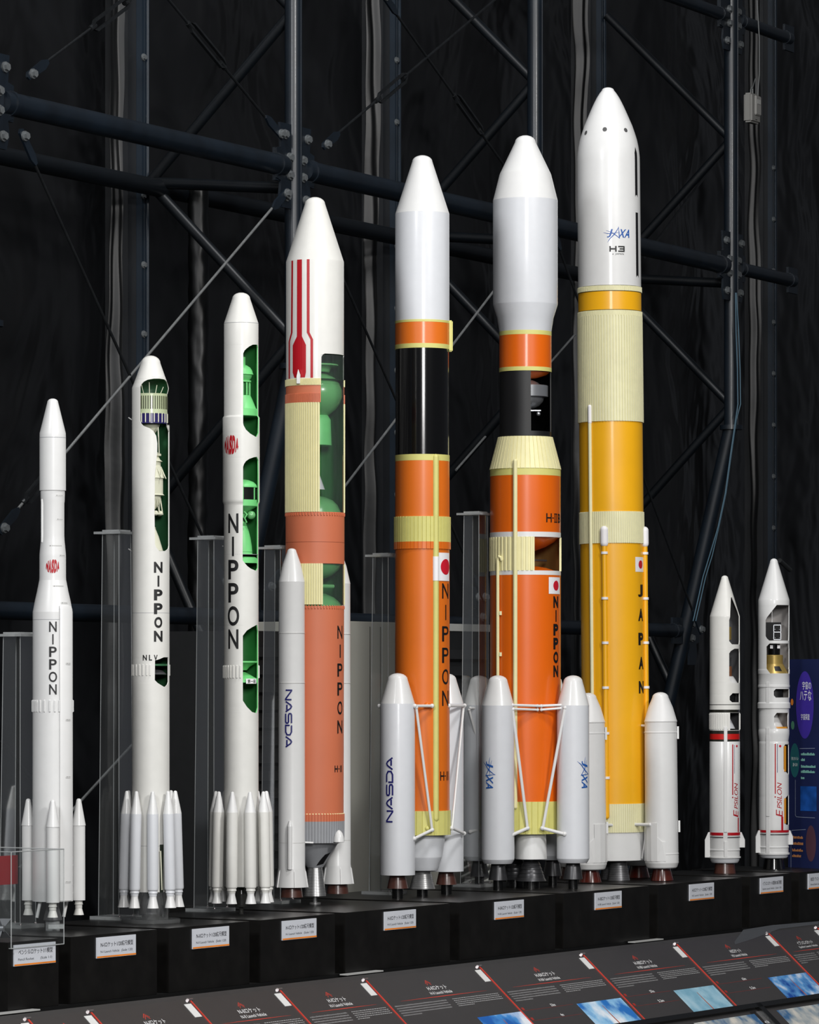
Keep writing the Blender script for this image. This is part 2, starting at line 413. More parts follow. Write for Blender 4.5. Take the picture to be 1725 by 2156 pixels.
# ---------------------------------------------------------------- floor and the sheeted wall
bm = bmesh.new(); box(bm, (-14, -2, -.1), (34, 0, 0), (0, 44, 0), (0, 0, .1))
props(finish(bm, 'floor', mat('dark_floor', (30, 30, 31), .5, var=.2, scale=3), smooth=0), kind='structure')
def tarp_mat():
    m = bpy.data.materials.new('black_plastic_sheet'); m.use_nodes = True; nt = m.node_tree; b = nt.nodes['Principled BSDF']
    b.inputs['Base Color'].default_value = (.0065, .0068, .0075, 1); b.inputs['Roughness'].default_value = .3
    b.inputs['Specular IOR Level'].default_value = .45
    tc = nt.nodes.new('ShaderNodeTexCoord'); mp = nt.nodes.new('ShaderNodeMapping'); mp.inputs['Scale'].default_value = (1, 1, .6)
    mp.inputs['Rotation'].default_value = (.5, .35, .2)
    n1 = nt.nodes.new('ShaderNodeTexNoise'); n1.inputs['Scale'].default_value = 1.3; n1.inputs['Detail'].default_value = 3; n1.inputs['Distortion'].default_value = .35
    n1.inputs['Roughness'].default_value = .55
    bp = nt.nodes.new('ShaderNodeBump'); bp.inputs['Strength'].default_value = 1; bp.inputs['Distance'].default_value = .22
    nt.links.new(tc.outputs['Object'], mp.inputs['Vector']); nt.links.new(mp.outputs[0], n1.inputs['Vector'])
    nt.links.new(n1.outputs['Fac'], bp.inputs['Height']); nt.links.new(bp.outputs[0], b.inputs['Normal'])
    return m
TARP = tarp_mat()
bm = bmesh.new(); NU, NV = 300, 110; g = []
WO = A0+NT*1.15-DT*9
for i in range(NU+1):
    row = []
    for j in range(NV+1):
        u = 24*i/NU; z = 7.6*j/NV
        q = .1*noise.noise(V((u*.8, z*.35, 3)))+.05*noise.noise(V((u*1.6+z*1.1, z*1.2-u*.5, 9)))*(.3+.7*(z/7.6))
        fold = .12*(1-abs(noise.noise(V((u*.7-z*.9, z*.7+u*.5, 1)))*2.6))*max(0, z/7.6-.3)
        row.append(bm.verts.new(WO+DT*u+NT*(q+fold)+Z*z))
    g.append(row)
for i in range(NU):
    for j in range(NV): bface(bm, [g[i][j], g[i+1][j], g[i+1][j+1], g[i][j+1]])
props(finish(bm, 'wall_back', TARP, smooth=80), kind='structure')
# ---------------------------------------------------------------- steel frame in front of the wall
def hexbolt(bm, c, ax_, r=.016, t=.02, mi=1):
    c = V(c); tube(bm, c, c+V(ax_)*t*.4, r*1.35, 14, mi=mi); tube(bm, c, c+V(ax_)*t, r, 6, mi=mi)
FACE = -NT
PX = [-13, 618, 1127, 1540, 1882]
AX = [V(((x-CX)/sA(x), F/sA(x), 0)) for x in PX]
AX[0] = AX[1]*2-AX[2]
UZ = CAMZ+2.28; LZ = CAMZ+.31; BZ = CAMZ+1.41; TZ = CAMZ+3.63
LEAN = .25
def chord(k, z):                                     # centre of front post k at height z
    return AX[k]+Z*z+NT*(LEAN*max(0, BZ-z))
PN = ['at the left edge of the photo', 'rising behind the red striped rocket', 'rising behind the orange rocket with a cut-away', 'carrying the grey wireless box', 'beyond the right edge of the frame']
posts = []
for k in range(4):
    bm = bmesh.new(); r = .039
    tube(bm, chord(k, BZ), chord(k, 6.6), r, 28)
    tube(bm, chord(k, BZ+.01), chord(k, .0)+Z*.0, r, 28)
    o = finish(bm, 'steel_post', BLUESTEEL, label=None, dist=0)
    props(o, label='dark blue steel pipe post %s' % PN[k], cat='post', group='front posts of the steel frame')
    posts.append(o)
    bm = bmesh.new(); tube(bm, chord(k, BZ)-Z*.012, chord(k, BZ)+Z*.012, .062, 28)
    finish(bm, 'flange', BLUESTEEL, o, dist=0)
    bm = bmesh.new(); tube(bm, chord(k, BZ)+FACE*.0395+DT*.0, chord(k, 6.6)+FACE*.0395, .0028, 6)   # weld seam line of the pipe
    for zc, lean in ((UZ, 0), (LZ, 1), (TZ, 0)):
        for sd in (-1, 1):
            if (k == 0 and sd < 0) or (k == 3 and zc == LZ and sd < 0): continue
            c = chord(k, zc); g_ = bmesh.new()
            a, b = .034, .135; h = .185
            pts = [(a, -h), (b-.02, -h), (b, -.13), (b-.01, -.07), (b+.03, -.06), (b+.03, .07), (b-.01, .08), (b, h), (a, h)]
            q = [c+DT*(sd*p)+Z*z_ for p, z_ in pts]
            if zc == TZ and k < 2: continue
            prism(g_, q, FACE*.012)
            for p, z_ in ((.058, .038), (.058, -.038), (.1, .135), (.085, -.135)):
                if k == 3 and zc == LZ and abs(z_) > .1: continue
                hexbolt(g_, c+DT*(sd*p)+Z*z_+FACE*.012, FACE)
            finish(g_, 'gusset_plate', [BLUESTEEL, ZINC], o, dist=0)
    finish(bm, 'pipe_seam', BLUESTEEL, o, dist=0)
# beams
def beam(name_lab, p, q, r=.046, m=BLUESTEEL, g='horizontal pipes of the frame', flat=True, catg='beam'):
    bm = bmesh.new(); d = (V(q)-V(p)).normalized(); tube(bm, p, q, r, 24)
    o = finish(bm, 'steel_beam', m, dist=0); props(o, name_lab, catg, g)
    if flat:
        for e, sgn in ((V(p), -1), (V(q), 1)):
            b2 = bmesh.new(); up = Z*.15
            cbox(b2, e-d*sgn*.01+FACE*.0, d*.13, NT*.014, up*.95); tube(b2, e-d*sgn*.065, e-d*sgn*.045, r*1.12, 24)
            finish(b2, 'end_plate', m, o, dist=0)
    return o
BN = ['between the left edge post and the post behind the striped rocket', 'between the striped rocket and the orange cut-away rocket', 'behind the tall yellow rocket', 'running right from the post with the grey box']
for k in range(3):
    beam('thick dark blue pipe beam at upper level %s' % BN[k], chord(k, UZ)+DT*.095, chord(k+1, UZ)-DT*.095)
for k in range(3):
    beam('dark blue pipe beam at lower level %s' % BN[k], chord(k, LZ)+DT*.095, chord(k+1, LZ)-DT*.095, r=.037)
beam('dark pipe beam at upper level %s' % BN[3], chord(3, UZ)+DT*.095, chord(3, UZ)+DT*.85, r=.036)
beam('dark pipe beam at top right above the grey box', chord(3, TZ)+DT*.095, chord(3, TZ)+DT*.8, r=.034)
beam('dark pipe beam crossing the top edge above the tall yellow rocket', chord(2, TZ)+DT*.095, chord(3, TZ)-DT*.095, r=.034)
# back chords: columns wrapped in black sheet
WRAP = mat('glossy_black_wrap', (8, 9, 10), .4, var=.35, scale=5, bump=.25, spec=.35)
WRAP2 = mat('grey_black_channel', (26, 28, 31), .42, var=.3, scale=4, bump=.1)
BK = .745
CN = ['behind the left part of the frame', 'behind the row, above the second white rocket', 'behind the white nosed orange rockets', 'behind the tall yellow rocket', 'at the right side of the wall', 'out at the far right']
for k in range(1, 5):
    c = AX[k]+NT*(BK+.06)
    root = empty('wall_column', c, label='wall column of steel channels in black sheeting %s' % CN[k], cat='column', group='sheeted wall columns')
    def loc(u, n_): return DT*u+NT*n_
    b1 = bmesh.new(); box(b1, loc(-.085, .0), DT*.07, NT*.12, Z*6.8); box(b1, loc(.04, 0.02), DT*.05, NT*.1, Z*6.8)
    o1 = finish(b1, 'steel_channel', WRAP2, root, smooth=0)
    b1 = bmesh.new(); box(b1, loc(-.014, -.03), DT*.05, NT*.12, Z*6.8); tube(b1, loc(.024, -.035), loc(.024, -.035)+Z*6.8, .008, 8)
    for i in range(10): hexbolt(b1, loc(-.004, -.03)+Z*(1.9+.31*i), FACE, .012, .014, 1)
    finish(b1, 'square_post', [mat('column_steel', (24, 34, 44), .3, var=.2, scale=6), ZINC], root, smooth=0)
    b1 = bmesh.new(); rows = []; N1, N2 = 14, 170      # folded sheet hanging on both sides
    for sd in (-1, 1):
        rows = []
        for j in range(N2+1):
            z = 6.8*j/N2; rr = []
            for i in range(N1+1):
                u = sd*(.085+.055*i/N1); dd = .03*noise.noise(V((u*40+k*5, z*.55, 2)))+.018*noise.noise(V((u*9, z*3.1+k, 7)))
                rr.append(b1.verts.new(loc(u, dd+.02+.05*i/N1)+Z*z))
            rows.append(rr)
        for a, b in zip(rows, rows[1:]):
            for i in range(N1): bface(b1, [a[i], a[i+1], b[i+1], b[i]])
    finish(b1, 'hanging_sheet', WRAP, root, smooth=80)
# crinkled tube of taped sheet hanging left of the third white rocket
bm = bmesh.new(); rows = []; c0 = onA(418, 1448, .62); c0.z = 0
for j in range(260):
    z = .9+2.9*j/259; rr_ = []
    for i in range(28):
        t = 2*pi*i/28; r = .046*(1+.10*noise.noise(V((cos(t)*1.5, z*16, sin(t)*1.5)))+.08*noise.noise(V((cos(t), z*3, 5+sin(t)))))
        rr_.append(bm.verts.new(c0+DT*(r*cos(t))+NT*(r*sin(t))+Z*z))
    rows.append(rr_)
for p_, q_ in zip(rows, rows[1:]):
    for i in range(28): bface(bm, [p_[i], p_[(i+1) % 28], q_[(i+1) % 28], q_[i]])
bface(bm, rows[0]); bface(bm, rows[-1])
props(finish(bm, 'taped_sheet_roll', WRAP, smooth=80), 'crinkled vertical roll of black taped sheet left of the third white rocket', 'sheet roll')
# lattice between front posts and wall columns
def strut(k, za, zb, i, cx_):
    a = chord(k, CAMZ+za); b = AX[k]+NT*BK+Z*(CAMZ+zb)
    bm = bmesh.new(); tube(bm, a, b, .024, 16)
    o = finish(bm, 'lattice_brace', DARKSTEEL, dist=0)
    props(o, 'dark slanting pipe brace, %s, behind %s' % (('lowest', 'second lowest', 'middle', 'second highest', 'highest', 'topmost')[i], cx_), 'brace', 'slanting braces between posts and wall')
for k, cx_ in ((1, 'the post of the striped rocket'), (2, 'the post of the orange cut-away rocket'), (3, 'the post with the grey box')):
    for i, (za, zb) in enumerate(((.0, .79), (1.53, .79), (1.53, 2.26), (2.97, 2.26), (2.97, 3.7))): strut(k, za, zb, i, cx_)
    bm = bmesh.new(); tube(bm, chord(k, UZ-.09), AX[k]+NT*BK+Z*(UZ-.02), .026, 16)
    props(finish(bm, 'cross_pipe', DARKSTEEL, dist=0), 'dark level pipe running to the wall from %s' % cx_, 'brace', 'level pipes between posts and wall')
for k in (1, 2, 3):
    p = AX[k-1] if k > 1 else AX[0]
    beam('dim pipe close to the wall, %s' % ('left stretch behind the white rockets', 'middle stretch behind the nose cones', 'right stretch behind the tall yellow rocket')[k-1],
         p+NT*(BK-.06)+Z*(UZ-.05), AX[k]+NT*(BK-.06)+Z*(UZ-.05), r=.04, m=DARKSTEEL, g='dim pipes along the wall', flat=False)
# bracing rods with turnbuckles, in the plane of the front posts
def brace(p, q, lab, tb=None, off=0, bright=False, r=.006, ends=(1, 1)):
    a = onA(*p, off) if len(p) == 2 else V(p); b = onA(*q, off) if len(q) == 2 else V(q)
    a = a+FACE*.03; b = b+FACE*.03; d = (b-a).normalized(); nrm = d.cross(FACE).normalized()
    root = empty('bracing_rod', a, label=lab, cat='bracing rod', group='turnbuckle rods of the steel frame')
    bm = bmesh.new(); L = b-a
    if tb:
        t0, t1 = tb; P0 = L*t0; P1 = L*t1
        tube(bm, P1-d*.01, L, r, 12); b9 = bmesh.new(); tube(b9, V((0, 0, 0)), P0+d*.01, r, 12)
        finish(b9, 'rod', mat('bright_rod', (128, 130, 130), .28, metal=.4, var=.15) if bright else ROD, root, dist=0)
        t_ = bmesh.new(); hw = .019
        for sg in (-1, 1):
            prism(t_, [P0+nrm*sg*.007, P0+d*.025+nrm*sg*(hw+.006), P1-d*.025+nrm*sg*(hw+.006), P1+nrm*sg*.007, P1-d*.028+nrm*sg*(hw-.004), P0+d*.028+nrm*sg*(hw-.004)], FACE*.014)
        tube(t_, P0-d*.012, P0+d*.03, .012, 10); tube(t_, P1-d*.03, P1+d*.012, .012, 10)
        finish(t_, 'turnbuckle', ROD, root, dist=0)
    else: tube(bm, V((0, 0, 0)), L, r, 12)
    finish(bm, 'rod', mat('bright_rod', (128, 130, 130), .28, metal=.4, var=.15) if bright else ROD, root, dist=0)
    for e, (o_, sg) in enumerate(((V((0, 0, 0)), 1), (L, -1))):
        if not ends[e]: continue
        c = bmesh.new(); dd = d*sg
        prism(c, [o_-dd*.025+nrm*.016, o_-dd*.035, o_-dd*.025-nrm*.016, o_+dd*.1-nrm*.02, o_+dd*.135-nrm*.008, o_+dd*.135+nrm*.008, o_+dd*.1+nrm*.02][::1], FACE*.01)
        hexbolt(c, o_+FACE*.01, FACE, .015, .02)
        finish(c, 'clevis', [BLUESTEEL, ZINC], root, dist=0)
    return root
brace((50, 157), (262, -2), 'rod rising right from the upper left gusset, turnbuckle near the top edge', (.6, .97), ends=(1, 0))
brace((325, -20), (575, 283), 'rod with long turnbuckle falling to the gusset above the striped rocket', (.23, .52), ends=(0, 1))
brace((33, 288), (457, 1225), 'dark rod falling steeply right from the upper left gusset', ends=(1, 1))
brace((587, 408), (-10, 1112), 'long bright rod falling left from the striped rocket post to the left edge', (.86, .93), bright=True)
brace((672, 305), (1040, -8), 'rod rising right from the striped rocket post to the top edge', (.28, .44), ends=(1, 0))
brace((796, -6), (1092, 408), 'rod with turnbuckle falling right toward the orange cut-away rocket nose', (.49, .68))
brace((553, 1235), (1075, 552), 'bright rod rising right from behind the striped rocket', bright=True)
brace((645, 440), (1005, 1257), 'dark rod falling right from behind the striped rocket cone')
brace((457, 1359), (-10, 1868), 'long bright rod low at left, rising right behind clear stands', bright=True)
brace((949, 990), (1200, 705), 'thin dull rod between the two orange rockets', off=.3, ends=(0, 0), bright=True, r=.006)
brace((1150, 480), (1462, 1325), 'dark rod falling right behind the tall yellow rocket')
brace((1345, 545), (1512, 322), 'thin dark rod rising toward the post with the grey box', off=.5, ends=(0, 0), r=.007)
brace((-10, 1560), (60, 1650), 'short dark rod at the far left behind the clear stand', off=.2, ends=(0, 0))
# wireless box on the right post, with its cables
c = onA(1566, 230)+FACE*.05
bx = empty('wireless_box', c, label='pale grey plastic wireless box on the right steel post', cat='box')
U = DT
bm = bmesh.new(); cbox(bm, (0, 0, 0), U*.125, NT*.05, Z*.16)
bmesh.ops.bevel(bm, geom=bm.edges[:], offset=.01, segments=3, affect='EDGES')
finish(bm, 'casing', mat('box_plastic', (132, 131, 127), .5, var=.02), bx)
bm = bmesh.new(); cbox(bm, FACE*.03+U*.01+Z*.015, U*.07, NT*.014, Z*.105); bmesh.ops.bevel(bm, geom=bm.edges[:], offset=.004, segments=2, affect='EDGES')
finish(bm, 'cover', mat('box_cover', (146, 145, 141), .5, var=.02), bx)
bm = bmesh.new(); cbox(bm, FACE*.0385+U*.01+Z*.035, U*.045, NT*.001, Z*.024); finish(bm, 'sticker', mat('sticker', (176, 176, 172), .5), bx)
bm = bmesh.new(); cbox(bm, FACE*.026+U*.0-Z*.062, U*.02, NT*.002, Z*.003); finish(bm, 'indicator', BLACK, bx)
bm = bmesh.new(); path(bm, [Z*.075-U*.02, Z*.1-U*.018, Z*.115-U*.005, Z*.11+U*.01, Z*.08+U*.01], .003); path(bm, [U*.05+Z*.07, U*.052+Z*.13, U*.045+Z*.17, U*.0+Z*.1], .0018)
path(bm, [U*.052+Z*.02, U*.075+Z*.06, U*.1+Z*.2, U*.1+Z*.4, U*.07+Z*.6], .003)
finish(bm, 'cable', mat('grey_cable', (110, 112, 112), .4), bx)
bm = bmesh.new()
for off in (0, 5):
    path(bm, [onA(x+off*.3+(off if 620 < y < 860 or y > 1150 else 0)*.8, y)+FACE*.09 for x, y in ((1517, 618), (1518, 700), (1521, 780), (1522, 852), (1517, 885), (1506, 960), (1495, 1040), (1480, 1110), (1462, 1170), (1448, 1215), (1438, 1260), (1427, 1308))], .0032)
props(finish(bm, 'blue_cord', mat('pale_blue_cord', (76, 104, 120), .5, var=.05), dist=0), 'pale blue cord looped down the bent right post', 'cord')
bm = bmesh.new(); tube(bm, onA(1642, 1180, .5), onA(1664, 1200, .5), .014, 16)
props(finish(bm, 'pipe_stub', mat('dull_pipe', (52, 54, 55), .45), dist=0), 'short grey pipe stub right of the last rocket nose', 'pipe')
# ---------------------------------------------------------------- plinths, their plates
BASE = .596
props(None or (lambda: (lambda b: (box(b, front(-60)-NI*.0+Z*0, D*9.5, NI*1.0, Z*BASE), finish(b, 'display_platform', mat('platform_black', (9, 9, 9), .5), smooth=0))[1])(bmesh.new()))(),
      'long low black platform carrying the row of plinths', 'platform')
PLW = mat('plate_white', (206, 209, 216), .45, var=.01); PLO = mat('plate_orange_line', (226, 128, 40), .45, var=.25, scale=6)
PLT = mat('plate_print', (40, 40, 44), .5, var=0); PLT2 = mat('plate_print_light', (92, 94, 98), .5, var=0)
boxes = [  # front edge columns, depth, plate left column, texts, label
 (16, 124, .5, 28, ('ペンシルロケット1/1模型', 'Pencil Rocket        (Scale 1:1)'), 'small black plinth at far left under the clear case'),
 (149, 331, .5, 202, ('N-Iロケット1/20縮尺模型', 'N-I Launch Vehicle   (Scale 1:20)'), 'black plinth whose plate stands right of the clear case'),
 (356, 526, .5, 404, ('N-IIロケット1/20縮尺模型', 'N-II Launch Vehicle   (Scale 1:20)'), 'black plinth third from the left with a white plate'),
 (549, 706, .5, 593, ('H-Iロケット1/20縮尺模型', 'H-I Launch Vehicle   (Scale 1:20)'), 'black plinth fourth from the left with a white plate'),
 (727, 948, .72, 808, ('H-IIロケット1/20縮尺模型', 'H-II Launch Vehicle   (Scale 1:20)'), 'wide black plinth in front of the orange rocket with one word boosters'),
 (969, 1170, .72, 1041, ('H-IIAロケット1/20縮尺模型', 'H-IIA Launch Vehicle   (Scale 1:20)'), 'wide black plinth below the boosters of the two orange rockets'),
 (1187, 1368, .72, 1252, ('H-IIBロケット1/20縮尺模型', 'H-IIB Launch Vehicle   (Scale 1:20)'), 'wide black plinth in front of the tall yellow rocket base'),
 (1386, 1563, .72, 1451, ('H3ロケット1/20縮尺模型', 'H3 Launch Vehicle   (Scale 1:20)'), 'wide black plinth right of the tall yellow rocket'),
 (1580, 1667, .5, 1600, ('イプシロンロケット試験機1/20縮尺模型', 'Epsilon Launch Vehicle   (Scale 1:20)'), 'narrow black plinth below the last two slim rockets'),
 (1684, 1775, .5, 1701, ('強化型イプシロンロケット1/20縮尺模型', 'Enhanced Epsilon Launch Vehicle   (Scale 1:20)'), 'black plinth cut by the right edge below the blue poster'),
]
for x0, x1, dep, px, tx, lab in boxes:
    a = front(x0); b = front(x1); W_ = (b-a).length
    root = empty('display_plinth', a+Z*BASE, label=lab, cat='plinth', group='black plinths under the rockets')
    bm = bmesh.new(); box(bm, (0, 0, 0), D*W_, NI*dep, Z*(.8-BASE)); bmesh.ops.bevel(bm, geom=bm.edges[:], offset=.0015, segments=2, affect='EDGES')
    finish(bm, 'body', PLINTH, root)
    p = front(px)-a+Z*(.8-BASE-.009-.0635); LW, LH = .2055, .0635
    bm = bmesh.new(); box(bm, p, D*LW, -NI*.004, Z*LH); pl = finish(bm, 'name_plate', PLW, root, smooth=0)
    def fn(u, v, p=p): return p-NI*.0046+D*u+Z*v
    flat_obj(Flat().rect(0, .001, LW, .006), 'colour_line', PLO, fn, pl)
    _, _, asp = text2d(tx[0]); w1 = LW*.83
    flat_obj(Flat().word(tx[0], LW*.51, .041, w1, .0155, .003), 'lettering', PLT, fn, pl)
    flat_obj(Flat().word(tx[1], LW*.5, .0185, LW*.82, .0095), 'lettering', PLT2, fn, pl)
# ---------------------------------------------------------------- sloping information desk
SL = RAD(41.5); E0 = FR0-NI*.05; EZ = CAMZ-.966
SD = -NI*cos(SL)-Z*sin(SL); SN = (-NI*sin(SL)+Z*cos(SL)).normalized()
def uv(x, y):
    q = hit(x, y, E0+Z*EZ, SN)-(E0+Z*EZ); return q.dot(D), q.dot(SD)
def onS(u, v, lift=0): return E0+Z*EZ+D*u+SD*v+SN*lift
uL = uv(-120, 2150)[0]; uR = uv(1800, 1935)[0]; VB = uv(1725, 2097)[1]
desk = empty('information_desk', E0, label='long charcoal sloping desk with information panels along the row', cat='desk')
def lo(p): return V(p)-E0
bm = bmesh.new(); prism(bm, [lo(onS(uL, 0)), lo(onS(uL, VB+.5)), lo(E0+D*uL-NI*(cos(SL)*(VB+.5))), lo(E0+D*uL)], D*(uR-uL)); finish(bm, 'body', DESK, desk, smooth=0)
bm = bmesh.new(); prism(bm, [lo(onS(uL, VB, .001)), lo(onS(uL, VB+.022, .001)), lo(onS(uL, VB+.022, .016)), lo(onS(uL, VB, .016))], D*(uR-uL)); finish(bm, 'black_rail', SUPPORT, desk, smooth=0)
PAPER = mat('panel_print', (216, 216, 216), .5, var=0); REDL = mat('panel_red_line', (200, 62, 48), .45, var=.05); PANW = mat('sticker_white', (214, 214, 212), .5, var=.01)
CHROME = mat('chrome_stud', (200, 190, 190), .15, metal=.9, var=0)
def photo_mat(i):
    m = bpy.data.materials.new('panel_photo'); m.use_nodes = True; nt = m.node_tree; b = nt.nodes['Principled BSDF']; b.inputs['Roughness'].default_value = .3
    tc = nt.nodes.new('ShaderNodeTexCoord'); n = nt.nodes.new('ShaderNodeTexNoise'); n.inputs['Scale'].default_value = 9+i; n.inputs['Detail'].default_value = 5
    mp = nt.nodes.new('ShaderNodeMapping'); mp.inputs['Location'].default_value = (i*3.1, i, 0)
    r = nt.nodes.new('ShaderNodeValToRGB'); e = r.color_ramp.elements
    cs = [((30, 92, 170), (70, 140, 205), (225, 232, 238)), ((40, 110, 185), (140, 190, 225), (232, 236, 240)), ((120, 168, 190), (150, 190, 208), (180, 206, 216)), ((20, 70, 150), (90, 150, 205), (225, 230, 236)), ((60, 100, 140), (150, 160, 165), (210, 205, 195))][i % 5]
    e[0].position = .36; e[0].color = [lin(x) for x in cs[0]]+[1]; e[1].position = .68; e[1].color = [lin(x) for x in cs[2]]+[1]
    k = e.new(.5); k.color = [lin(x) for x in cs[1]]+[1]
    nt.links.new(tc.outputs['Object'], mp.inputs[0]); nt.links.new(mp.outputs[0], n.inputs['Vector']); nt.links.new(n.outputs['Fac'], r.inputs['Fac']); nt.links.new(r.outputs['Color'], b.inputs['Base Color'])
    return m
studs = [(57.5, 2148), (190.6, 2133.6), (399, 2108), (587, 2085), (767, 2063), (1008, 2036.5), (1225.5, 2010), (1423, 1988), (1616, 1964.5), (1718, 1952)]
su = [uv(*p) for p in studs]; U0 = [p[0] for p in su]+[uR]; V0 = sum(p[1] for p in su)/len(su)
U0 = [uv(-100, 2165)[0]]+U0
titles = ['', 'ペンシルロケット', 'N-Iロケット', 'N-IIロケット', 'H-Iロケット', 'H-IIロケット', 'H-IIAロケット', 'H-IIBロケット', 'H3ロケット', 'イプシロンロケット', '']
subs = ['', 'Pencil Rocket', 'N-I Launch Vehicle', 'N-II Launch Vehicle', 'H-I Launch Vehicle', 'H-II Launch Vehicle', 'H-IIA Launch Vehicle', 'H-IIB Launch Vehicle', 'H3 Launch Vehicle', 'Epsilon Launch Vehicle', '']
PLAB = ['first charcoal information panel at the lower left corner', 'charcoal information panel below the small left plinth, mostly cut off', 'charcoal information panel below the second plinth, its top only in view', 'charcoal information panel below the third plinth', 'charcoal information panel below the fourth plinth', 'wide charcoal information panel below the plinth of the terracotta rocket', 'charcoal information panel with a blue sky launch photo', 'charcoal information panel with a pale photo of a rocket over the sea', 'charcoal information panel with white cloud photo and clear film at its top', 'charcoal information panel under the narrow plinth near the right edge', 'charcoal information panel at the right edge']
stats = {6: ('53m', '4m'), 7: ('57m', '5.2m'), 8: ('63m', '5.2m')}
# one panel measured in the photo gives the layout of all
u6, u7 = U0[6], U0[7]
def fr(x, y): u, v = uv(x, y); return (u-u6)/(u7-u6), v-V0
for i in range(len(U0)-1):
    ua, ub = U0[i], U0[i+1]; W_ = ub-ua; o0 = onS(ua, V0-.0)
    root = empty('information_board', o0, label=PLAB[i], cat='information board', group='information boards along the desk')
    bm = bmesh.new(); prism(bm, [onS(ua+.001, V0-.004, .0002)-o0, onS(ub-.001, V0-.004, .0002)-o0, onS(ub-.001, VB, .0002)-o0, onS(ua+.001, VB, .0002)-o0], SN*.0022)
    finish(bm, 'board', PANEL, root, smooth=0)
    def fn(u, v, ua=ua, o0=o0, lift=.0028): return onS(ua+u, V0-v, lift)-o0
    bm = bmesh.new(); prism(bm, [onS(ub-.002, V0-.002, .0025)-o0, onS(ub+.0025, V0-.002, .0025)-o0, onS(ub+.0025, VB, .0025)-o0, onS(ub-.002, VB, .0025)-o0], SN*.003)
    dv = finish(bm, 'divider_strip', REDL, root, smooth=0)
    bm = bmesh.new(); c_ = onS(ub, V0, .004)-o0; tube(bm, c_-D*.012, c_+D*.012, .0055, 12); finish(bm, 'stud', CHROME, dv, dist=0)
    q0 = fr(991.6, 2047)[1]; q1 = fr(1035, 2071)[1]
    bm = bmesh.new(); prism(bm, [onS(ub-.048, V0+.016, .0025)-o0, onS(ub-.011, V0+.016, .0025)-o0, onS(ub-.011, V0+.074, .0025)-o0, onS(ub-.048, V0+.074, .0025)-o0], SN*.0015)
    finish(bm, 'white_sticker', PANW, root, smooth=0)
    if not titles[i] and i != 10: continue
    fx = .5 if W_ > .4 else .53
    tv = fr(1144, 2051)[1]
    f = Flat()
    for k_ in (0, 1): f.stroke([(W_*.46-.017+k_*.004, -tv+.018-k_*.007), (W_*.46, -tv+.034-k_*.007), (W_*.46+.017-k_*.004, -tv+.018-k_*.007)], .0022)
    flat_obj(f, 'chevrons', REDL, fn, root)
    if titles[i]:
        n_ = len(titles[i]); f = Flat().word(titles[i], W_*.5, -tv-.004, min(.0155*n_, W_*.4), .02, .012)
        f.word(subs[i], W_*.5, -tv-.027, min(.0075*len(subs[i]), W_*.42), .0135, .01)
        flat_obj(f, 'title', PAPER, fn, root)
    f = Flat(); lv = tv+.045; f.stroke([(W_*.12, -lv), (W_*.5, -lv), (W_*.88, -lv)], [.0004, .003, .0004])
    lv2 = lv
    flat_obj(f, 'red_rule', REDL, fn, root)
    rr = random.Random(i); f = Flat()
    for ln in range(5):
        vv = -(lv+.022+ln*.011); u = .03; end = W_*.48 if ln < 4 else W_*.2
        while u < end:
            t = rr.uniform(.003, .0055); h_ = rr.uniform(.005, .0075); f.rect(u, vv, u+t*.8, vv+h_*.35); f.rect(u+t*.2, vv+h_*.35, u+t*.55, vv+h_*.8); u += t+.0012
    for ln in range(5):
        vv = -(lv+.02+ln*.0085); u = W_*.54; end = W_*.95 if ln < 4 else W_*.68
        while u < end:
            t = rr.uniform(.004, .014); f.rect(u, vv, u+t*.85, vv+.003); u += t+.0015
    flat_obj(f, 'paragraph', mat('paragraph_print', (158, 158, 158), .5, var=0), fn, root)
    if i in stats:
        f = Flat(); f2 = Flat()
        for k_, st in enumerate(stats[i]):
            vv = -(lv+.11+k_*.05)
            if -vv+V0 > VB-.01: break
            f.word(st, W_*.32, vv+.006, .0105*len(st), .013, .02); f2.rect(.02, vv-.004, W_*.5, vv-.0032); f2.rect(.02, vv, .036, vv+.012)
        flat_obj(f, 'figures', PAPER, fn, root); flat_obj(f2, 'red_rule', mat('dim_red_line', (150, 44, 36), .5), fn, root)
    va = fr(1204, 2116)[1]
    ph = {5: (.60, 1.0), 6: (.53, .97), 7: (.53, .97), 8: (.56, .99), 9: (.5, .98)}
    if i in ph:
        p0, p1 = ph[i]; vb = min(va+.16, VB-V0-.002)
        o = flat_obj(Flat().rect(W_*p0, -vb, W_*p1, -va), 'photograph', photo_mat(i-5), lambda u, v, fn=fn: fn(u, v), root)
        f = Flat(); x_ = W_*(p0+p1)/2; f.stroke([(x_, -vb+.004), (x_-.004, -vb+.05), (x_-.006, -vb+.1)], [.008, .007, .003])
        flat_obj(f, 'pictured_rocket', mat('photo_rocket', ((170, 92, 70), (210, 214, 216))[i == 8], .5), lambda u, v, fn=fn: fn(u, v)+SN*.0004, o)
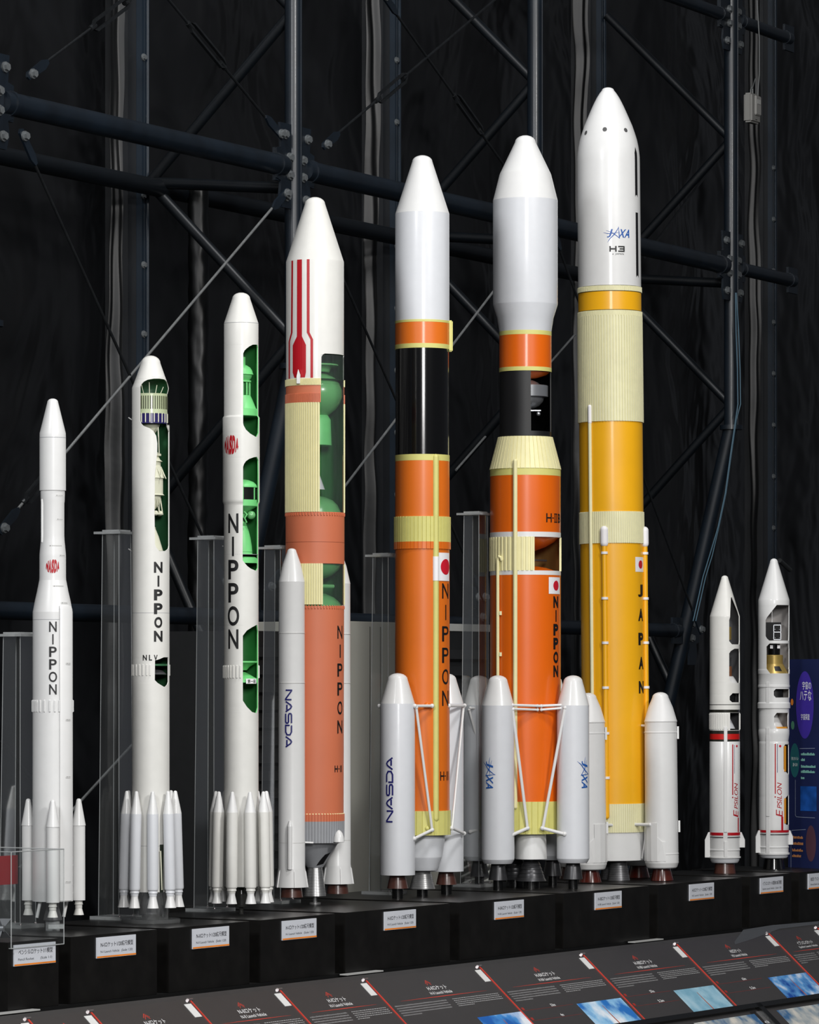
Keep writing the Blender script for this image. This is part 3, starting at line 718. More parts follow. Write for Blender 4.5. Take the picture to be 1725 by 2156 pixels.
# lower row of panels below the rail, at the right corner
for i, (xa, xb) in enumerate(((1330, 1590), (1604, 1800))):
    (ua, va), (ub, _) = uv(xa, 2160), uv(xb, 2130); va = VB+.03
    o0 = onS(ua, va); root = empty('lower_panel', o0, label=('lower charcoal panel with brown photo, left of the dark divider', 'lower charcoal panel with a colour photo in the bottom right corner')[i], cat='information panel')
    bm = bmesh.new(); prism(bm, [onS(ua, va, .001)-o0, onS(ub, va, .001)-o0, onS(ub, va+.3, .001)-o0, onS(ua, va+.3, .001)-o0], SN*.002); finish(bm, 'board', PANEL, root, smooth=0)
    def fn(u, v, ua=ua, va=va, o0=o0): return onS(ua+u, va-v, .0034)-o0
    W_ = ub-ua
    if i == 0: flat_obj(Flat().rect(W_*.45, -.2, W_*.97, -.012), 'photograph', photo_mat(4), fn, root)
    else:
        flat_obj(Flat().rect(W_*.26, -.2, W_*.9, -.012), 'photograph', photo_mat(4), fn, root)
        f = Flat().word('4.5t', .06, -.06, .036, .013, .02)
        for k_ in range(3): f.rect(.08+k_*.004, -.022-k_*.009, .12, -.018-k_*.009)
        flat_obj(f, 'figures', PAPER, fn, root)
bm = bmesh.new(); (ua, va) = uv(1597, 2130); prism(bm, [onS(ua, VB, .002), onS(ua+.04, VB, .002), onS(ua+.04, VB+.3, .002), onS(ua, VB+.3, .002)], SN*.014)
props(finish(bm, 'black_divider', SUPPORT, smooth=0), 'black upright bar between the two lower panels at bottom right', 'bar')
# clear film peeling at the top of one panel and three slips lying behind the desk edge
bm = bmesh.new(); P_ = [(1545, 1985), (1562, 1962), (1625, 1950), (1722, 1944)]; Q_ = [(1547, 1990), (1585, 1978), (1640, 1957), (1722, 1947)]
A_ = [bm.verts.new(onS(*uv(*p), .006+.006*(i % 2))) for i, p in enumerate(P_)]; B_ = [bm.verts.new(onS(*uv(*p), .004)) for p in Q_]
for i in range(3): bface(bm, [A_[i], A_[i+1], B_[i+1], B_[i]])
props(finish(bm, 'clear_film', clear('film', (210, 210, 210), .22, gl=.9)), 'strip of clear film lifting at the top of a desk panel', 'film')
for (xa, xb, yy, lab) in ((-20, 83, 2131, 'white slip at the far left end of the desk edge'), (730, 806, 2047, 'white slip lying below the wide plinth of the terracotta rocket'), (1336, 1396, 1979, 'white slip lying at the desk edge below the yellow rocket')):
    (ua, va), (ub, vb) = uv(xa, yy), uv(xb, yy-.115*(xb-xa)); q = E0+Z*EZ
    bm = bmesh.new(); box(bm, q+D*ua+NI*.012+Z*.002, D*(ub-ua), NI*.03, Z*.004)
    props(finish(bm, 'paper_slip', mat('slip', (176, 176, 174), .4), smooth=0), lab, 'slip', 'white slips at the desk edge')
# ---------------------------------------------------------------- machine cabinets behind the row
def cabinet(xa, xb, ytop, off, m, lab, name='cabinet', dep=.45, rows=None, seams=(), top=None):
    a = onR(xa, 1448, off); b = onR(xb, 1448, off); zt = onR((xa+xb)/2, ytop, off).z; L = (b-a).length; o0 = V((a.x, a.y, 0))
    root = empty(name, o0, label=lab, cat='cabinet')
    bm = bmesh.new(); box(bm, (0, 0, 0), D*L, NI*dep, Z*zt); bmesh.ops.bevel(bm, geom=bm.edges[:], offset=.004, segments=2, affect='EDGES')
    finish(bm, 'casing', m, root)
    if seams:
        bm = bmesh.new()
        for x in seams:
            q = onR(x, 1448, off)-o0; q.z = .02; box(bm, q-NI*.001, D*.004, -NI*.0015, Z*(zt-.04))
        finish(bm, 'door_seam', mat('seam_dark', (84, 84, 80), .6), root, smooth=0)
    if rows:
        bm = bmesh.new(); z = .1
        while z < zt-.1:
            prism(bm, [D*.03+Z*z-NI*.002, D*.03+Z*(z+.012)-NI*.014, D*.03+Z*(z+.05)-NI*.002], D*(L-.06)); z += rows
        finish(bm, 'louvres', CABDARK, root, smooth=0)
    if top:
        bm = bmesh.new(); box(bm, -D*.002-NI*.004+Z*(zt-.028), D*(L+.004), NI*.01, Z*.03); finish(bm, 'top_trim', CABLIGHT, root, smooth=0)
    return root
cabinet(724, 925, 1310, 1.3, CABGREY, 'tall warm grey machine cabinet between the terracotta and orange rockets', seams=(778, 800, 838), top=None)
cabinet(927, 1032, 1315, 1.3, CABDARK, 'black louvred machine cabinet with light top rail between the orange rockets', rows=.068, top=True)
cabinet(530, 722, 1330, 1.3, CABDARK, 'black louvred machine cabinet behind the terracotta rocket boosters', rows=.068)
# white finned grille low between the orange rockets
root = empty('floor_grille', onR(972, 1868, .9), label='white plastic ribbed grille low between the two orange rockets', cat='grille')
for ci, cx0 in enumerate((0, .16)):
    bm = bmesh.new()
    for k in range(5):
        z = .01+k*.03; path(bm, [D*(cx0)+Z*z, D*(cx0+.03)+Z*(z+.016)-NI*.02, D*(cx0+.1)+Z*(z+.018)-NI*.02, D*(cx0+.13)+Z*z], .006, 8)
    finish(bm, 'fin_stack', mat('grille_white', (206, 206, 200), .5), root, dist=0)
bm = bmesh.new(); box(bm, -D*.03-Z*.1+NI*.02, D*.36, NI*.03, Z*.26); finish(bm, 'back_plate', CABGREY, root, smooth=0)
# ---------------------------------------------------------------- blue poster panel at right
pa = V(((1660-CX)/499, F/499, .8)); pb = V(((1800-CX)/508, F/508, .8)); PD = (pb-pa).normalized(); PN_ = V((PD.y, -PD.x, 0)); PW = (pb-pa).length; PH = .877
root = empty('poster_panel', pa, label='dark blue upright poster panel with purple and teal bubbles at the right edge', cat='poster')
bm = bmesh.new(); box(bm, (0, 0, 0), PD*PW, -PN_*.012, Z*PH); finish(bm, 'board', mat('poster_blue', (28, 36, 74), .35, var=.25, scale=2), root, smooth=0)
def pf(k=1): return lambda u, v: PD*u+PN_*(.0006*k)+Z*v
pxm = 1/501
def pp(x, y): return ((x-1660)*pxm, (1827-y)*pxm)
def pdisc(x, y, rx, ry, nm, rgb, k=1):
    u, v = pp(x, y); return flat_obj(Flat().disc(u, v, rx*pxm, ry*pxm, 40), nm, mat(nm+'_print_%d' % int(x+y), rgb, .35, var=.2, scale=3), pf(k), root)
pdisc(1710, 1484, 26, 71, 'purple_bubble', (62, 46, 146)); pdisc(1680, 1601, 14, 36, 'teal_bubble', (34, 92, 98)); pdisc(1728, 1775, 15, 38, 'mauve_bubble', (78, 52, 62))
pdisc(1672, 1478, 4, 7, 'orange_dot', (206, 120, 44)); pdisc(1674, 1527, 5, 9, 'green_planet', (70, 120, 98))
def pt_(t, x, y, w_, h, rgb, nm='lettering', b=.006):
    u, v = pp(x, y); flat_obj(Flat().word(t, u, v, w_*pxm, h*pxm, b), nm, mat('poster_text_%d' % sum(rgb), rgb, .5, var=0), pf(3), root)
pt_('宇宙の', 1716, 1443, 26, 17, (220, 220, 228), b=.008); pt_('ハテな', 1713, 1464, 34, 22, (220, 220, 228), b=.008); pt_('宇宙探査', 1712, 1509, 26, 13, (220, 220, 228), b=.006)
pt_('何をどれくらい', 1681, 1597, 21, 7, (210, 220, 220)); pt_('調べるの?', 1682, 1610, 14, 8, (210, 220, 220))
f = Flat(); rr = random.Random(4)
for y_ in (1590, 1602, 1616, 1627, 1640):
    x_ = 1699
    while x_ < (1740 if y_ not in (1602, 1640) else 1708): t = rr.uniform(2, 3.4); u, v = pp(x_, y_); f.rect(u, v, u+t*.7*pxm, v+6*pxm*rr.uniform(.6, 1)); x_ += t
flat_obj(f, 'paragraph', mat('poster_teal_text', (130, 190, 176), .5, var=0), pf(2), root)
f = Flat()
for y_ in (1766, 1779, 1793, 1805):
    x_ = 1673
    while x_ < (1704 if y_ < 1800 else 1698): t = rr.uniform(2, 3.4); u, v = pp(x_, y_); f.rect(u, v, u+t*.7*pxm, v+6*pxm*rr.uniform(.6, 1)); x_ += t
flat_obj(f, 'paragraph', mat('poster_orange_text', (206, 138, 80), .5, var=0), pf(2), root)
f = Flat()
f.stroke([pp(1740, 1575), pp(1695, 1576)], .0016); f.stroke([pp(1682, 1642), pp(1682, 1716), pp(1685, 1720), pp(1740, 1721)], .0016); f.stroke([pp(1713, 1746), pp(1672, 1749), pp(1669, 1752), pp(1669, 1828)], .0016)
flat_obj(f, 'outline', mat('poster_outline', (150, 160, 180), .5, var=0), pf(2), root)
f = Flat(); u, v = pp(1697, 1707); u2, v2 = pp(1745, 1655); f.rect(u, v, u2, v2); flat_obj(f, 'picture', mat('poster_picture', (24, 70, 140), .3, var=.5, scale=14), pf(2), root)
# ---------------------------------------------------------------- clear stands behind the rockets
SN_ = ['left of the first white rocket', 'behind the second white rocket', 'behind the third white rocket', 'behind the striped rocket booster', 'left of the orange rocket, before the grey cabinet', 'between the two orange rockets']
for i, (xc, ytop, off, ybot) in enumerate(((42, 1340, .40, 0), (250, 1124, .40, 0), (450, 1136, .40, 0), (590, 1156, .50, 0), (817, 1172, .50, 0), (1008, 1084, .50, 0))):
    C0 = onR(xc, 1448, off); C0.z = .8; zt = onR(xc, ytop, off).z-.8; a = .066; b = .082
    root = empty('acrylic_stand', C0, label='tall hollow clear acrylic stand %s' % SN_[i], cat='display stand', group='clear acrylic stands behind the rockets')
    def cor(k, z, e=0):
        s_ = b+(a-b)*z/zt; q = ((0, 0), (1, 0), (1, 1), (0, 1))[k]; return D*(q[0]*s_-(b-a)*.2)+NI*(q[1]*s_-(b-a)*.2)+Z*z
    for k in range(4):
        bm = bmesh.new(); k2 = (k+1) % 4
        bface(bm, [bm.verts.new(p) for p in (cor(k, .012), cor(k2, .012), cor(k2, zt), cor(k, zt))]); finish(bm, 'side_sheet', ACR, root, smooth=0)
    for k in range(4):
        bm = bmesh.new(); path(bm, [cor(k, .012), cor(k, zt)], .0014, 6); finish(bm, 'sheet_edge', ACRE, root, smooth=0)
    bm = bmesh.new(); box(bm, -D*.02-NI*.02+Z*zt, D*(a+.04), NI*(a+.04), Z*.008); finish(bm, 'cap_plate', ACRE, root, smooth=0)
    bm = bmesh.new(); box(bm, D*.0+NI*.0+Z*(zt+.008), D*(a), NI*(a), Z*.006); finish(bm, 'cap_plate', ACRE, root, smooth=0)
    bm = bmesh.new(); box(bm, -D*.02-NI*.02+Z*.0, D*(b+.04), NI*(b+.04), Z*.011); finish(bm, 'foot_plate', ACRE, root, smooth=0)
    for k in range(3):
        bm = bmesh.new(); tube(bm, cor(k, .011)-(D+NI)*(.008 if k < 1 else -.0), cor(k, .016)-(D+NI)*(.008 if k < 1 else 0), .004, 10); finish(bm, 'screw', CHROME, root, dist=0)
# ---------------------------------------------------------------- clear case with the pencil rocket at far left
a = front(19)-NI*.008+Z*.782; b = front(130)-NI*.008; L = (V((b.x, b.y, .782))-a).length; H = .287
root = empty('display_case', a, label='clear acrylic case on the far left plinth', cat='display case')
dp = .48
faces = {'front_sheet': [(0, 0), (1, 0)], 'right_sheet': [(1, 0), (1, 1)], 'left_sheet': [(0, 0), (0, 1)]}
for nm, (p, q) in faces.items():
    P_ = D*p[0]*L+NI*p[1]*dp; Q_ = D*q[0]*L+NI*q[1]*dp
    bm = bmesh.new(); bface(bm, [bm.verts.new(v) for v in (P_, Q_, Q_+Z*H, P_+Z*H)]); finish(bm, nm, ACRC, root, smooth=0)
bm = bmesh.new(); bface(bm, [bm.verts.new(v) for v in (Z*H, D*L+Z*H, D*L+NI*dp+Z*H, NI*dp+Z*H)]); finish(bm, 'top_sheet', ACRC, root, smooth=0)
for nm, pts in (('case_edge', [V((0, 0, 0)), Z*H]), ('case_edge', [D*L, D*L+Z*H]), ('case_edge', [Z*H, D*L+Z*H]), ('case_edge', [D*L+Z*H, D*L+NI*dp+Z*H]), ('case_edge', [Z*H, NI*dp+Z*H]), ('case_edge', [V((0, 0, 0)), D*L]), ('case_edge', [V((0, 0, 0)), NI*dp]), ('case_edge', [NI*.06, NI*.06+Z*H])):
    bm = bmesh.new(); path(bm, pts, .0017, 6); finish(bm, nm, ACRE, root, smooth=0)
# pencil rocket lying in the case: only its tail reaches the picture
pr = onR(8, 1960, .03); pr.z = .8+.045
root = empty('pencil_rocket', V((pr.x, pr.y, .8)), label='small grey rocket tail with fins inside the clear case', cat='rocket model')
dirx = (NI*.9-D*.45).normalized()
bm = bmesh.new(); tube(bm, Z*.04+dirx*.0, Z*.04+dirx*.2, .011, 20); finish(bm, 'body', mat('pencil_grey', (126, 128, 132), .4, metal=.4), root, dist=0)
for k in range(4):
    an = pi/4+k*pi/2; wv = (D*cos(an)+Z*sin(an)); bm = bmesh.new(); c = Z*.04+wv*.01
    prism(bm, [c, c+dirx*.07, c+dirx*.04+wv*.03, c-dirx*.005+wv*.03], dirx.cross(wv)*.0015); finish(bm, 'fin', mat('pencil_grey', (126, 128, 132)), root, dist=0)
bm = bmesh.new(); box(bm, dirx*.03-D*.012, dirx*.02, D*.024, Z*.03); finish(bm, 'cradle', ACRE, root, smooth=0)
q = onR(14, 1862, .35); q.z = .8; cz = onR(14, 1832, .35).z
root = empty('red_card_holder', q, label='red card on a clear holder inside the case at the left edge', cat='card holder')
bm = bmesh.new(); cbox(bm, Z*(cz-.8), D*.11, NI*.004, Z*.09); finish(bm, 'red_card', mat('card_red', (120, 12, 20), .45), root, smooth=0)
bm = bmesh.new(); cbox(bm, NI*.006+Z*((cz-.8)/2), D*.06, NI*.003, Z*(cz-.8)); finish(bm, 'clear_holder', ACR, root, smooth=0)
# ================================================================ the rocket models, left to right
def booster(R, x, y0, prof_cone, prof_body, phi, rad, extra=None, m=WHITE, mc=None, nozzles=(), tilt=0, label=None):
    """strap-on booster at angle phi (0 = towards the camera) and distance rad (pixels)"""
    dx = rad*sin(RAD(phi)); dy = -rad*cos(RAD(phi)); tl = (tilt*sin(RAD(phi)), -tilt*cos(RAD(phi)))
    yb = prof_body[-1][0]
    def t(y): return (dx+tl[0]*(y-yb), dy+tl[1]*(y-yb))
    b = R.lathe('booster', m, prof_body, dx=dx, dy=dy, tilt=tl, n=40, label=label, smooth=20)
    y_ = prof_cone[-1][0]; c = t(y_); R.lathe('nose_cone', mc or m, prof_cone, b, dx=c[0], dy=c[1], tilt=tl, n=40)
    for nm, mm, pr in nozzles:
        c = t(pr[-1][0]); R.lathe(nm, mm, pr, b, dx=c[0], dy=c[1], tilt=tl, n=36)
    return b, dx, dy
def tag_strip(R, pts, wd, m=TAG):
    """small caption films stuck on the skin"""
    for x, y, w_ in pts:
        o = R.decal(Flat().rect(-w_/2, -2.2, w_/2, 2.2), 'caption_film', m, x, y, wd, lift=.3)
        f = Flat(); k = -w_/2+2
        f.rect(k, -.7, k+2, .9); k += 4
        while k < w_/2-2: f.rect(k, -.3, k+1.6, .5); k += 2.6
        R.decal(f, 'caption_print', INKGREY, x, y, wd, parent=o, lift=.55)
def ringbars(R, name, m, y0, y1, wd, angs, t=1.4, w_=2.2, parent=None):
    bm = bmesh.new()
    for a in angs:
        a = RAD(a); r = wd/2; er = V((sin(a), -cos(a), 0)); et = V((cos(a), sin(a), 0))
        z0 = (R.yb-y1)/R.s; z1 = (R.yb-y0)/R.s
        pts = [er*((r-.5)/R.s)+Z*z0, er*((r+t)/R.s)+Z*(z0+2/R.s), er*((r+t)/R.s)+Z*(z1-2/R.s), er*((r-.5)/R.s)+Z*z1]
        prism(bm, [p-et*(w_/2/R.s) for p in pts], et*(w_/R.s))
    return finish(bm, name, m, parent or R.root, dist=0, smooth=0)
def duct(R, name, m, phi, r0, y0, y1, w_, h, parent=None, label=None, cone=True, x=None, wd=None):
    """raised cable duct along the skin; round cross-section"""
    if x is not None: phi = math.degrees(asin((x-R.ax(y0))/(wd/2))); r0 = wd/2
    a = RAD(phi); er = V((sin(a), -cos(a), 0)); bm = bmesh.new(); r = r0
    c = er*((r+h-w_/2)/R.s)
    pts = [c+Z*((R.yb-y1)/R.s), c+Z*((R.yb-y0-w_*.3)/R.s)]
    tube(bm, pts[0], pts[1], w_/2/R.s, 14)
    if cone: sphere(bm, pts[1], w_/2/R.s, n=7); sphere(bm, pts[0], w_/2/R.s, n=7)
    return finish(bm, name, m, parent or R.root, label, dist=0)
# ---------------------------------------------------------------- 1: slim white rocket with bulging lower stage, three boosters
R = Rocket(111, 675, 'shortest slim white rocket at far left, three boosters, red round emblem')
R.lathe('payload_fairing', WHITE, cap(839, 23, 847)+[(912, 55), (922, 55.6), (1033, 55.6), (1034, 51.5)])
R.lathe('fairing_seam', GREY, [(921.4, 55.9), (922.4, 55.9)])
R.lathe('second_stage', WHITE, [(1034, 51.5), (1054, 50.6), (1060, 49), (1128, 49), (1138, 50), (1166, 55.4), (1172, 55.8), (1216, 56), (1222, 57)])
R.lathe('adapter_cone', WHITE, [(1222, 57), (1245, 66), (1265, 75), (1286, 83), (1289, 84)])
R.lathe('first_stage', WHITE, [(1289, 84), (1305, 84), (1897, 85)])
R.lathe('stage_seam', GREY, [(1304.5, 84.3), (1305.5, 84.3)])
duct(R, 'cable_duct', WHITE, -62, 24.5, 1052, 1141, 6, 3.2)
bm = bmesh.new(); pr = []
for y in (1276, 1283, 1895):
    rr = 42+(3.2 if y > 1276 else 0)
    pr.append([bm.verts.new(V(((rr)*sin(RAD(a))/R.s, -rr*cos(RAD(a))/R.s, (R.yb-y)/R.s))) for a in range(20, 66, 3)]+[bm.verts.new(V((38*sin(RAD(a))/R.s, -38*cos(RAD(a))/R.s, (R.yb-y)/R.s))) for a in (66, 20)])
for a, b in zip(pr, pr[1:]):
    for k in range(len(a)): bface(bm, [a[k], a[(k+1) % len(a)], b[(k+1) % len(a)], b[k]])
bface(bm, pr[0]); bface(bm, pr[-1][::-1]); finish(bm, 'raised_cover', WHITE, R.root)
ringbars(R, 'stiffener_ring', WHITE, 1473, 1500, 85, [-84, -74, -66, -58, -50, -38, -24, -8, 6, 18, 32, 52, 70, 84, 110, 140, 170, 200, 230], 2.0)
R.column('NIPPON', 'lettering', BLACK, 111.5, 1320, 26.3, 21.5, 15.5, 85.6, .012, {'I': 2.6, 'O': 17})
R.decal(globe_word(Flat(), 0, 0, 14.5, 14.5), 'emblem', RED, 111, 1193, 56, label='red round emblem')
for x, y, w_, wd in ((126, 1044, 20, 51), (126, 1094, 16, 49), (118, 1150, 30, 52), (132, 1170, 18, 56), (124, 1235, 26, 62), (136, 1270, 18, 78)):
    tag_strip(R, [(x, y, w_)], wd)
tag_strip(R, [(144, 1397, 14), (144, 1515, 14), (144, 1635, 14), (144, 1855, 16)], 91.6)
for ph in (0, 118, -124):
    booster(R, 0, 0, cap(1682, 11, 1687)+[(1737, 29), (1739, 29.5)], [(1739, 27.4), (1897, 27.8)], ph, 62, nozzles=(
        ('nozzle_collar', IVORY, [(1897, 17), (1903, 16), (1904, 18), (1906, 18), (1907, 15), (1913, 15)]), ('engine_nozzle', IVORY, [(1913, 15), (1914, 14), (1928, 22)])))
    a = RAD(ph); bm = bmesh.new(); er = V((sin(a), -cos(a), 0)); et = V((cos(a), sin(a), 0))
    for z_ in (1822, 1880): tube(bm, er*(40/R.s)+Z*((R.yb-z_)/R.s), er*(54/R.s)+Z*((R.yb-z_-1)/R.s), 1.2/R.s, 8)
    finish(bm, 'booster_link', WHITE, R.root, dist=0)
R.lathe('engine_nozzle', GREYD, [(1890, 26), (1910, 26), (1935, 40), (1937, 40)])
for sx, sy in ((-26, -18), (30, 14)):
    bm = bmesh.new(); tube(bm, R.P(111+sx, 1896, sy), R.P(111+sx-7, 1931, sy-3), 3.6/R.s, 14); finish(bm, 'vernier_tube', WHITE, R.root, dist=0)
bm = bmesh.new(); box(bm, R.P(102, 1952, -62), V((33/R.s, 0, 0)), V((0, 33/R.s, 0)), Z*(9/R.s)); finish(bm, 'acrylic_block', ACRE, R.root, smooth=0)
R.lathe('support_post', ACRE, [(1935, 30), (1959, 30)])
# ---------------------------------------------------------------- 2: white rocket with satellite drum showing
R = Rocket(317.5, 652, 'second white rocket with a cut-away nose showing a green and blue satellite drum')
H1 = ([(799, 337), (799.6, 324), (802, 311), (806, 303), (811, 298), (817, 295), (888, 294.7), (894, 297), (899, 302), (904, 315), (910, 323), (920, 329), (936, 331.3), (955, 331), (981, 328.3), (1000, 326.3), (1087, 325.5), (1148, 326.5), (1154, 329), (1161, 335)],
      [(799, 35), (800, 62), (806, 90), (812, 100), (830, 118), (893, 118), (897, 60), (903, 66), (910, 78), (1150, 78), (1156, 70), (1161, 50)])
H2 = ([(1384, 345), (1388, 336), (1391, 326.5), (1432, 326), (1438, 332), (1446, 345)], [(1384, 70), (1436, 70), (1442, 62), (1446, 50)])
R.shell('outer_skin', [IVORY, GREEND], cap(748.6, 41, 765)+[(791, 59), (816.5, 78.5), (818, 79), (1877, 79)], [H1, H2], th=1.8, label='white skin with cut-away openings')
R.lathe('nose_liner', GREEND, [(795, 52), (799, 60)])
for y in (1291, 1780): R.lathe('stage_seam', GREY, [(y-.4, 79.3), (y+.4, 79.3)])
dr = R.lathe('satellite_drum', mat('drum_olive', (176, 186, 150), .4, coat=.5), [(830, 70), (866, 70), (870, 71), (872, 71)], n=64)
ringbars(R, 'drum_slots', mat('drum_slot_dark', (62, 66, 44), .5), 834, 864, 69.5, [-50+i*8.2 for i in range(20)], .9, 2.0, dr)
lo_ = R.lathe('solar_skirt', mat('drum_blue', (34, 28, 84), .25, coat=.5), [(872, 70), (893, 70)])
ringbars(R, 'skirt_ribs', PEARL, 870, 892, 70, [-48+i*15 for i in range(13)], 1.2, 1.8, lo_)
for dx_, ty in ((-14, 812), (-2, 806), (10, 812), (20, 816)): R.rod((317+dx_, 832, -14), (317+dx_*1.35, ty, -18), .8, PEARL, 'antenna')
R.lathe('adapter_cone', PEARL, [(894, 40), (905, 30), (912, 18)])
R.lathe('upper_nozzle', PEARL, [(912, 18), (940, 22), (952, 10)])
R.rod((333, 900, -18), (335, 955, -18), 1.2, PEARL, 'guide_rod')
up = R.lathe('upper_stage_motor', PEARL, [(952, 26), (956, 44), (960, 44), (961, 34), (968, 40), (972, 50), (973, 42), (982, 42), (983, 46), (1005, 56), (1007, 58), (1008, 52), (1040, 52), (1043, 58), (1044, 44), (1060, 38), (1072, 20)])
bm = bmesh.new()
for k in range(12):
    a = 2*pi*k/12; b = a+pi/12
    for (ya, ra, yb_, rb) in ((983, 22, 1008, 33),):
        for c in (b, b-pi/6): tube(bm, V((ra*sin(a)/R.s, -ra*cos(a)/R.s, (R.yb-ya)/R.s)), V((rb*sin(c)/R.s, -rb*cos(c)/R.s, (R.yb-yb_)/R.s)), .8/R.s, 6)
finish(bm, 'truss_struts', PEARL, up, dist=0)
bm = bmesh.new()
for k in range(12):
    a = 2*pi*k/12
    for c_ in (a+pi/12, a-pi/12): tube(bm, V((20*sin(a)/R.s, -20*cos(a)/R.s, (R.yb-1043)/R.s)), V((26*sin(c_)/R.s, -26*cos(c_)/R.s, (R.yb-1082)/R.s)), .8/R.s, 6)
finish(bm, 'truss_struts', PEARL, up, dist=0)
R.lathe('truss_ring', PEARL, [(1081, 53), (1084, 53)], up)
for k in range(8):
    a = RAD(30+k*45); bm = bmesh.new(); sphere(bm, V((21*sin(a)/R.s, -21*cos(a)/R.s, (R.yb-1081)/R.s)), 5.5/R.s, n=8); finish(bm, 'gas_bottle', PEARL, up, dist=0)
R.lathe('second_stage_nozzle', PEARL, [(1108, 16), (1112, 22), (1113, 20), (1130, 34), (1160, 52)])
R.lathe('tank_bulkhead', GREEND, [(1398, 74), (1402, 74)]); R.lathe('tank_dome', GREYD, [(1408, 20), (1412, 50), (1420, 70)])
R.column('NIPPON', 'lettering', BLACK, 333.5, 1195.5, 28.9, 23, 19.5, 79, .04, {'I': 4, 'O': 18})
f = Flat(); f.word('N', -12.5, 0, 9, 12, .03).word('L', -.5, 0, 6.5, 12, .03).word('V', 10.5, 0, 8, 12, .03); R.decal(f, 'lettering', BLACK, 317.5, 1385, 79)
R.decal(Flat().rect(-13, -2, 13, 2), 'caption_film', TAG, 333, 794, 58, phi=RAD(32), rfun=lambda y: (59+19*(y-791)/25)/2)
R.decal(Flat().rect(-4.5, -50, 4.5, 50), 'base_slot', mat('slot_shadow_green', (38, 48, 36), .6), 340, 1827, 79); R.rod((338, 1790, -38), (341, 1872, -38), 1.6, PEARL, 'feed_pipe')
ringbars(R, 'stiffener_ring', IVORY, 1398, 1424, 79, [-80, -66, -50, -36, -24, -12, -2, 100, 130, 160, 190, 220], 1.6)
for y, a in ((878, -84), (1155, -84)): R.rod((278, y+5, 20), (270.5, y, 18), 1.2, WHITE, 'wall_pin')
for i in range(9):
    booster(R, 0, 0, cap(1664.5, 8, 1668)+[(1711, 23.2), (1712.5, 23.5)], [(1712.5, 23.5), (1868, 23.5), (1871, 22)], 4.5+40*i, 58, m=WHITEG, mc=WHITE, tilt=.03, nozzles=(
        ('nozzle_collar', WHITEG, [(1871, 22), (1873, 18.5), (1875, 18.5), (1876, 19.5), (1878, 19.5), (1879, 17), (1884, 16)]), ('engine_nozzle', WHITE, [(1884, 15), (1888, 15), (1909, 24)])))
R.lathe('engine_nozzle', GREYD, [(1880, 32), (1886, 34), (1900, 44), (1922, 50), (1924, 50)])
R.lathe('clear_support', ACRS, [(1876, 74), (1934, 74)], caps=False); R.lathe('clear_disc', ACRS, [(1934, 124), (1942, 124)])
# ---------------------------------------------------------------- 3: white rocket with green interior
R = Rocket(508, 630, 'third white rocket with big NIPPON letters and bright green cut-away openings')
Hs = [([(727, 538), (728, 532), (732, 525), (737, 519), (741, 515), (747, 512.2), (893, 512), (898, 513), (907, 518), (915, 527), (921, 538)], [(727, 70), (732, 75), (875, 76), (885, 73), (912, 70), (921, 56)]),
      ([(963, 540), (964.5, 534), (968, 525), (973, 518), (979, 514), (985, 512), (1181, 511), (1186, 515), (1193, 521), (1198, 528), (1202, 538)], [(963, 58), (970, 68), (1060, 72), (1070, 76), (1196, 74), (1202, 60)]),
      ([(1316, 540), (1321, 531), (1328, 520), (1339, 511.5), (1475, 511.5), (1488, 520), (1499, 531), (1501, 538)], [(1316, 66), (1330, 75), (1490, 75), (1501, 60)])]
R.shell('outer_skin', [IVORY, GREEN, MINT], cap(616, 38, 629)+[(680, 72), (681.5, 72.6), (876, 72.6), (880, 78), (1057, 78), (1063, 73), (1866, 73)], Hs, th=2.2, rimR=2, label='white skin with cut-away openings')
for y in (681.5, 1168): R.lathe('stage_seam', GREY, [(y-.4, 73), (y+.4, 73)])
def half(*p): return [(y, 2*h) for y, h in p]
sat = R.lathe('satellite', MINT, half((752, 9), (769, 9), (769.5, 12), (774, 19), (780, 23), (787, 25), (789, 26), (791, 23), (797, 21), (801, 17), (801.5, 21), (805, 21)))
R.lathe('satellite_core', GREEN, half((805, 14), (833, 14)), sat)
ringbars(R, 'core_pillars', MINT, 804, 834, 36, [i*30+8 for i in range(12)], 1.5, 4, sat)
R.lathe('adapter_cone', MINT, half((833, 20), (836, 21), (840, 23), (861, 32), (862, 34), (876, 34.2), (877, 33)))
R.lathe('upper_motor', GREEN, half((880, 3), (925, 3), (960, 3), (1008, 3)))
R.lathe('tank_dome', MINT, half((1009, 4), (1011, 16), (1015, 26), (1020, 32), (1024, 34.5), (1027, 34.5)))
R.lathe('equipment_bay', mat('bay_black', (16, 22, 16), .2, coat=.6), half((1027, 33), (1053, 33)))
ringbars(R, 'bay_frame', MINT, 1026, 1054, 64, [6, 56, 100, 160, 220, 300], 2, 3)
R.lathe('second_stage_tank', MINT, half((1053, 34.5), (1066, 34.5), (1074, 22), (1082, 11), (1090, 8)))
for dx_, dz in ((21, 1085), (-18, 1086)):
    bm = bmesh.new(); sphere(bm, R.P(508+dx_, dz, -12), 9/R.s); finish(bm, 'gas_bottle', MINT2, R.root, dist=0)
bm = bmesh.new(); path(bm, [R.P(514, 1078, -22), R.P(520, 1084, -22), R.P(515, 1092, -22), R.P(519, 1100, -20), R.P(512, 1106, -16)], 2/R.s); finish(bm, 'feed_pipe', MINT, R.root, dist=0)
bell = R.lathe('second_stage_nozzle', MINT, half((1096, 5), (1104, 11), (1116, 15.5), (1132, 19.5), (1150, 22.5), (1168, 24)))
for k in range(9): R.lathe('cooling_ring', GREEN, half((1106+k*7, 12+k*1.42+.2), (1106.8+k*7, 12.3+k*1.42+.2)), bell)
R.lathe('interstage_floor', MINT, half((1173, 30), (1176, 34), (1186, 34.5)))
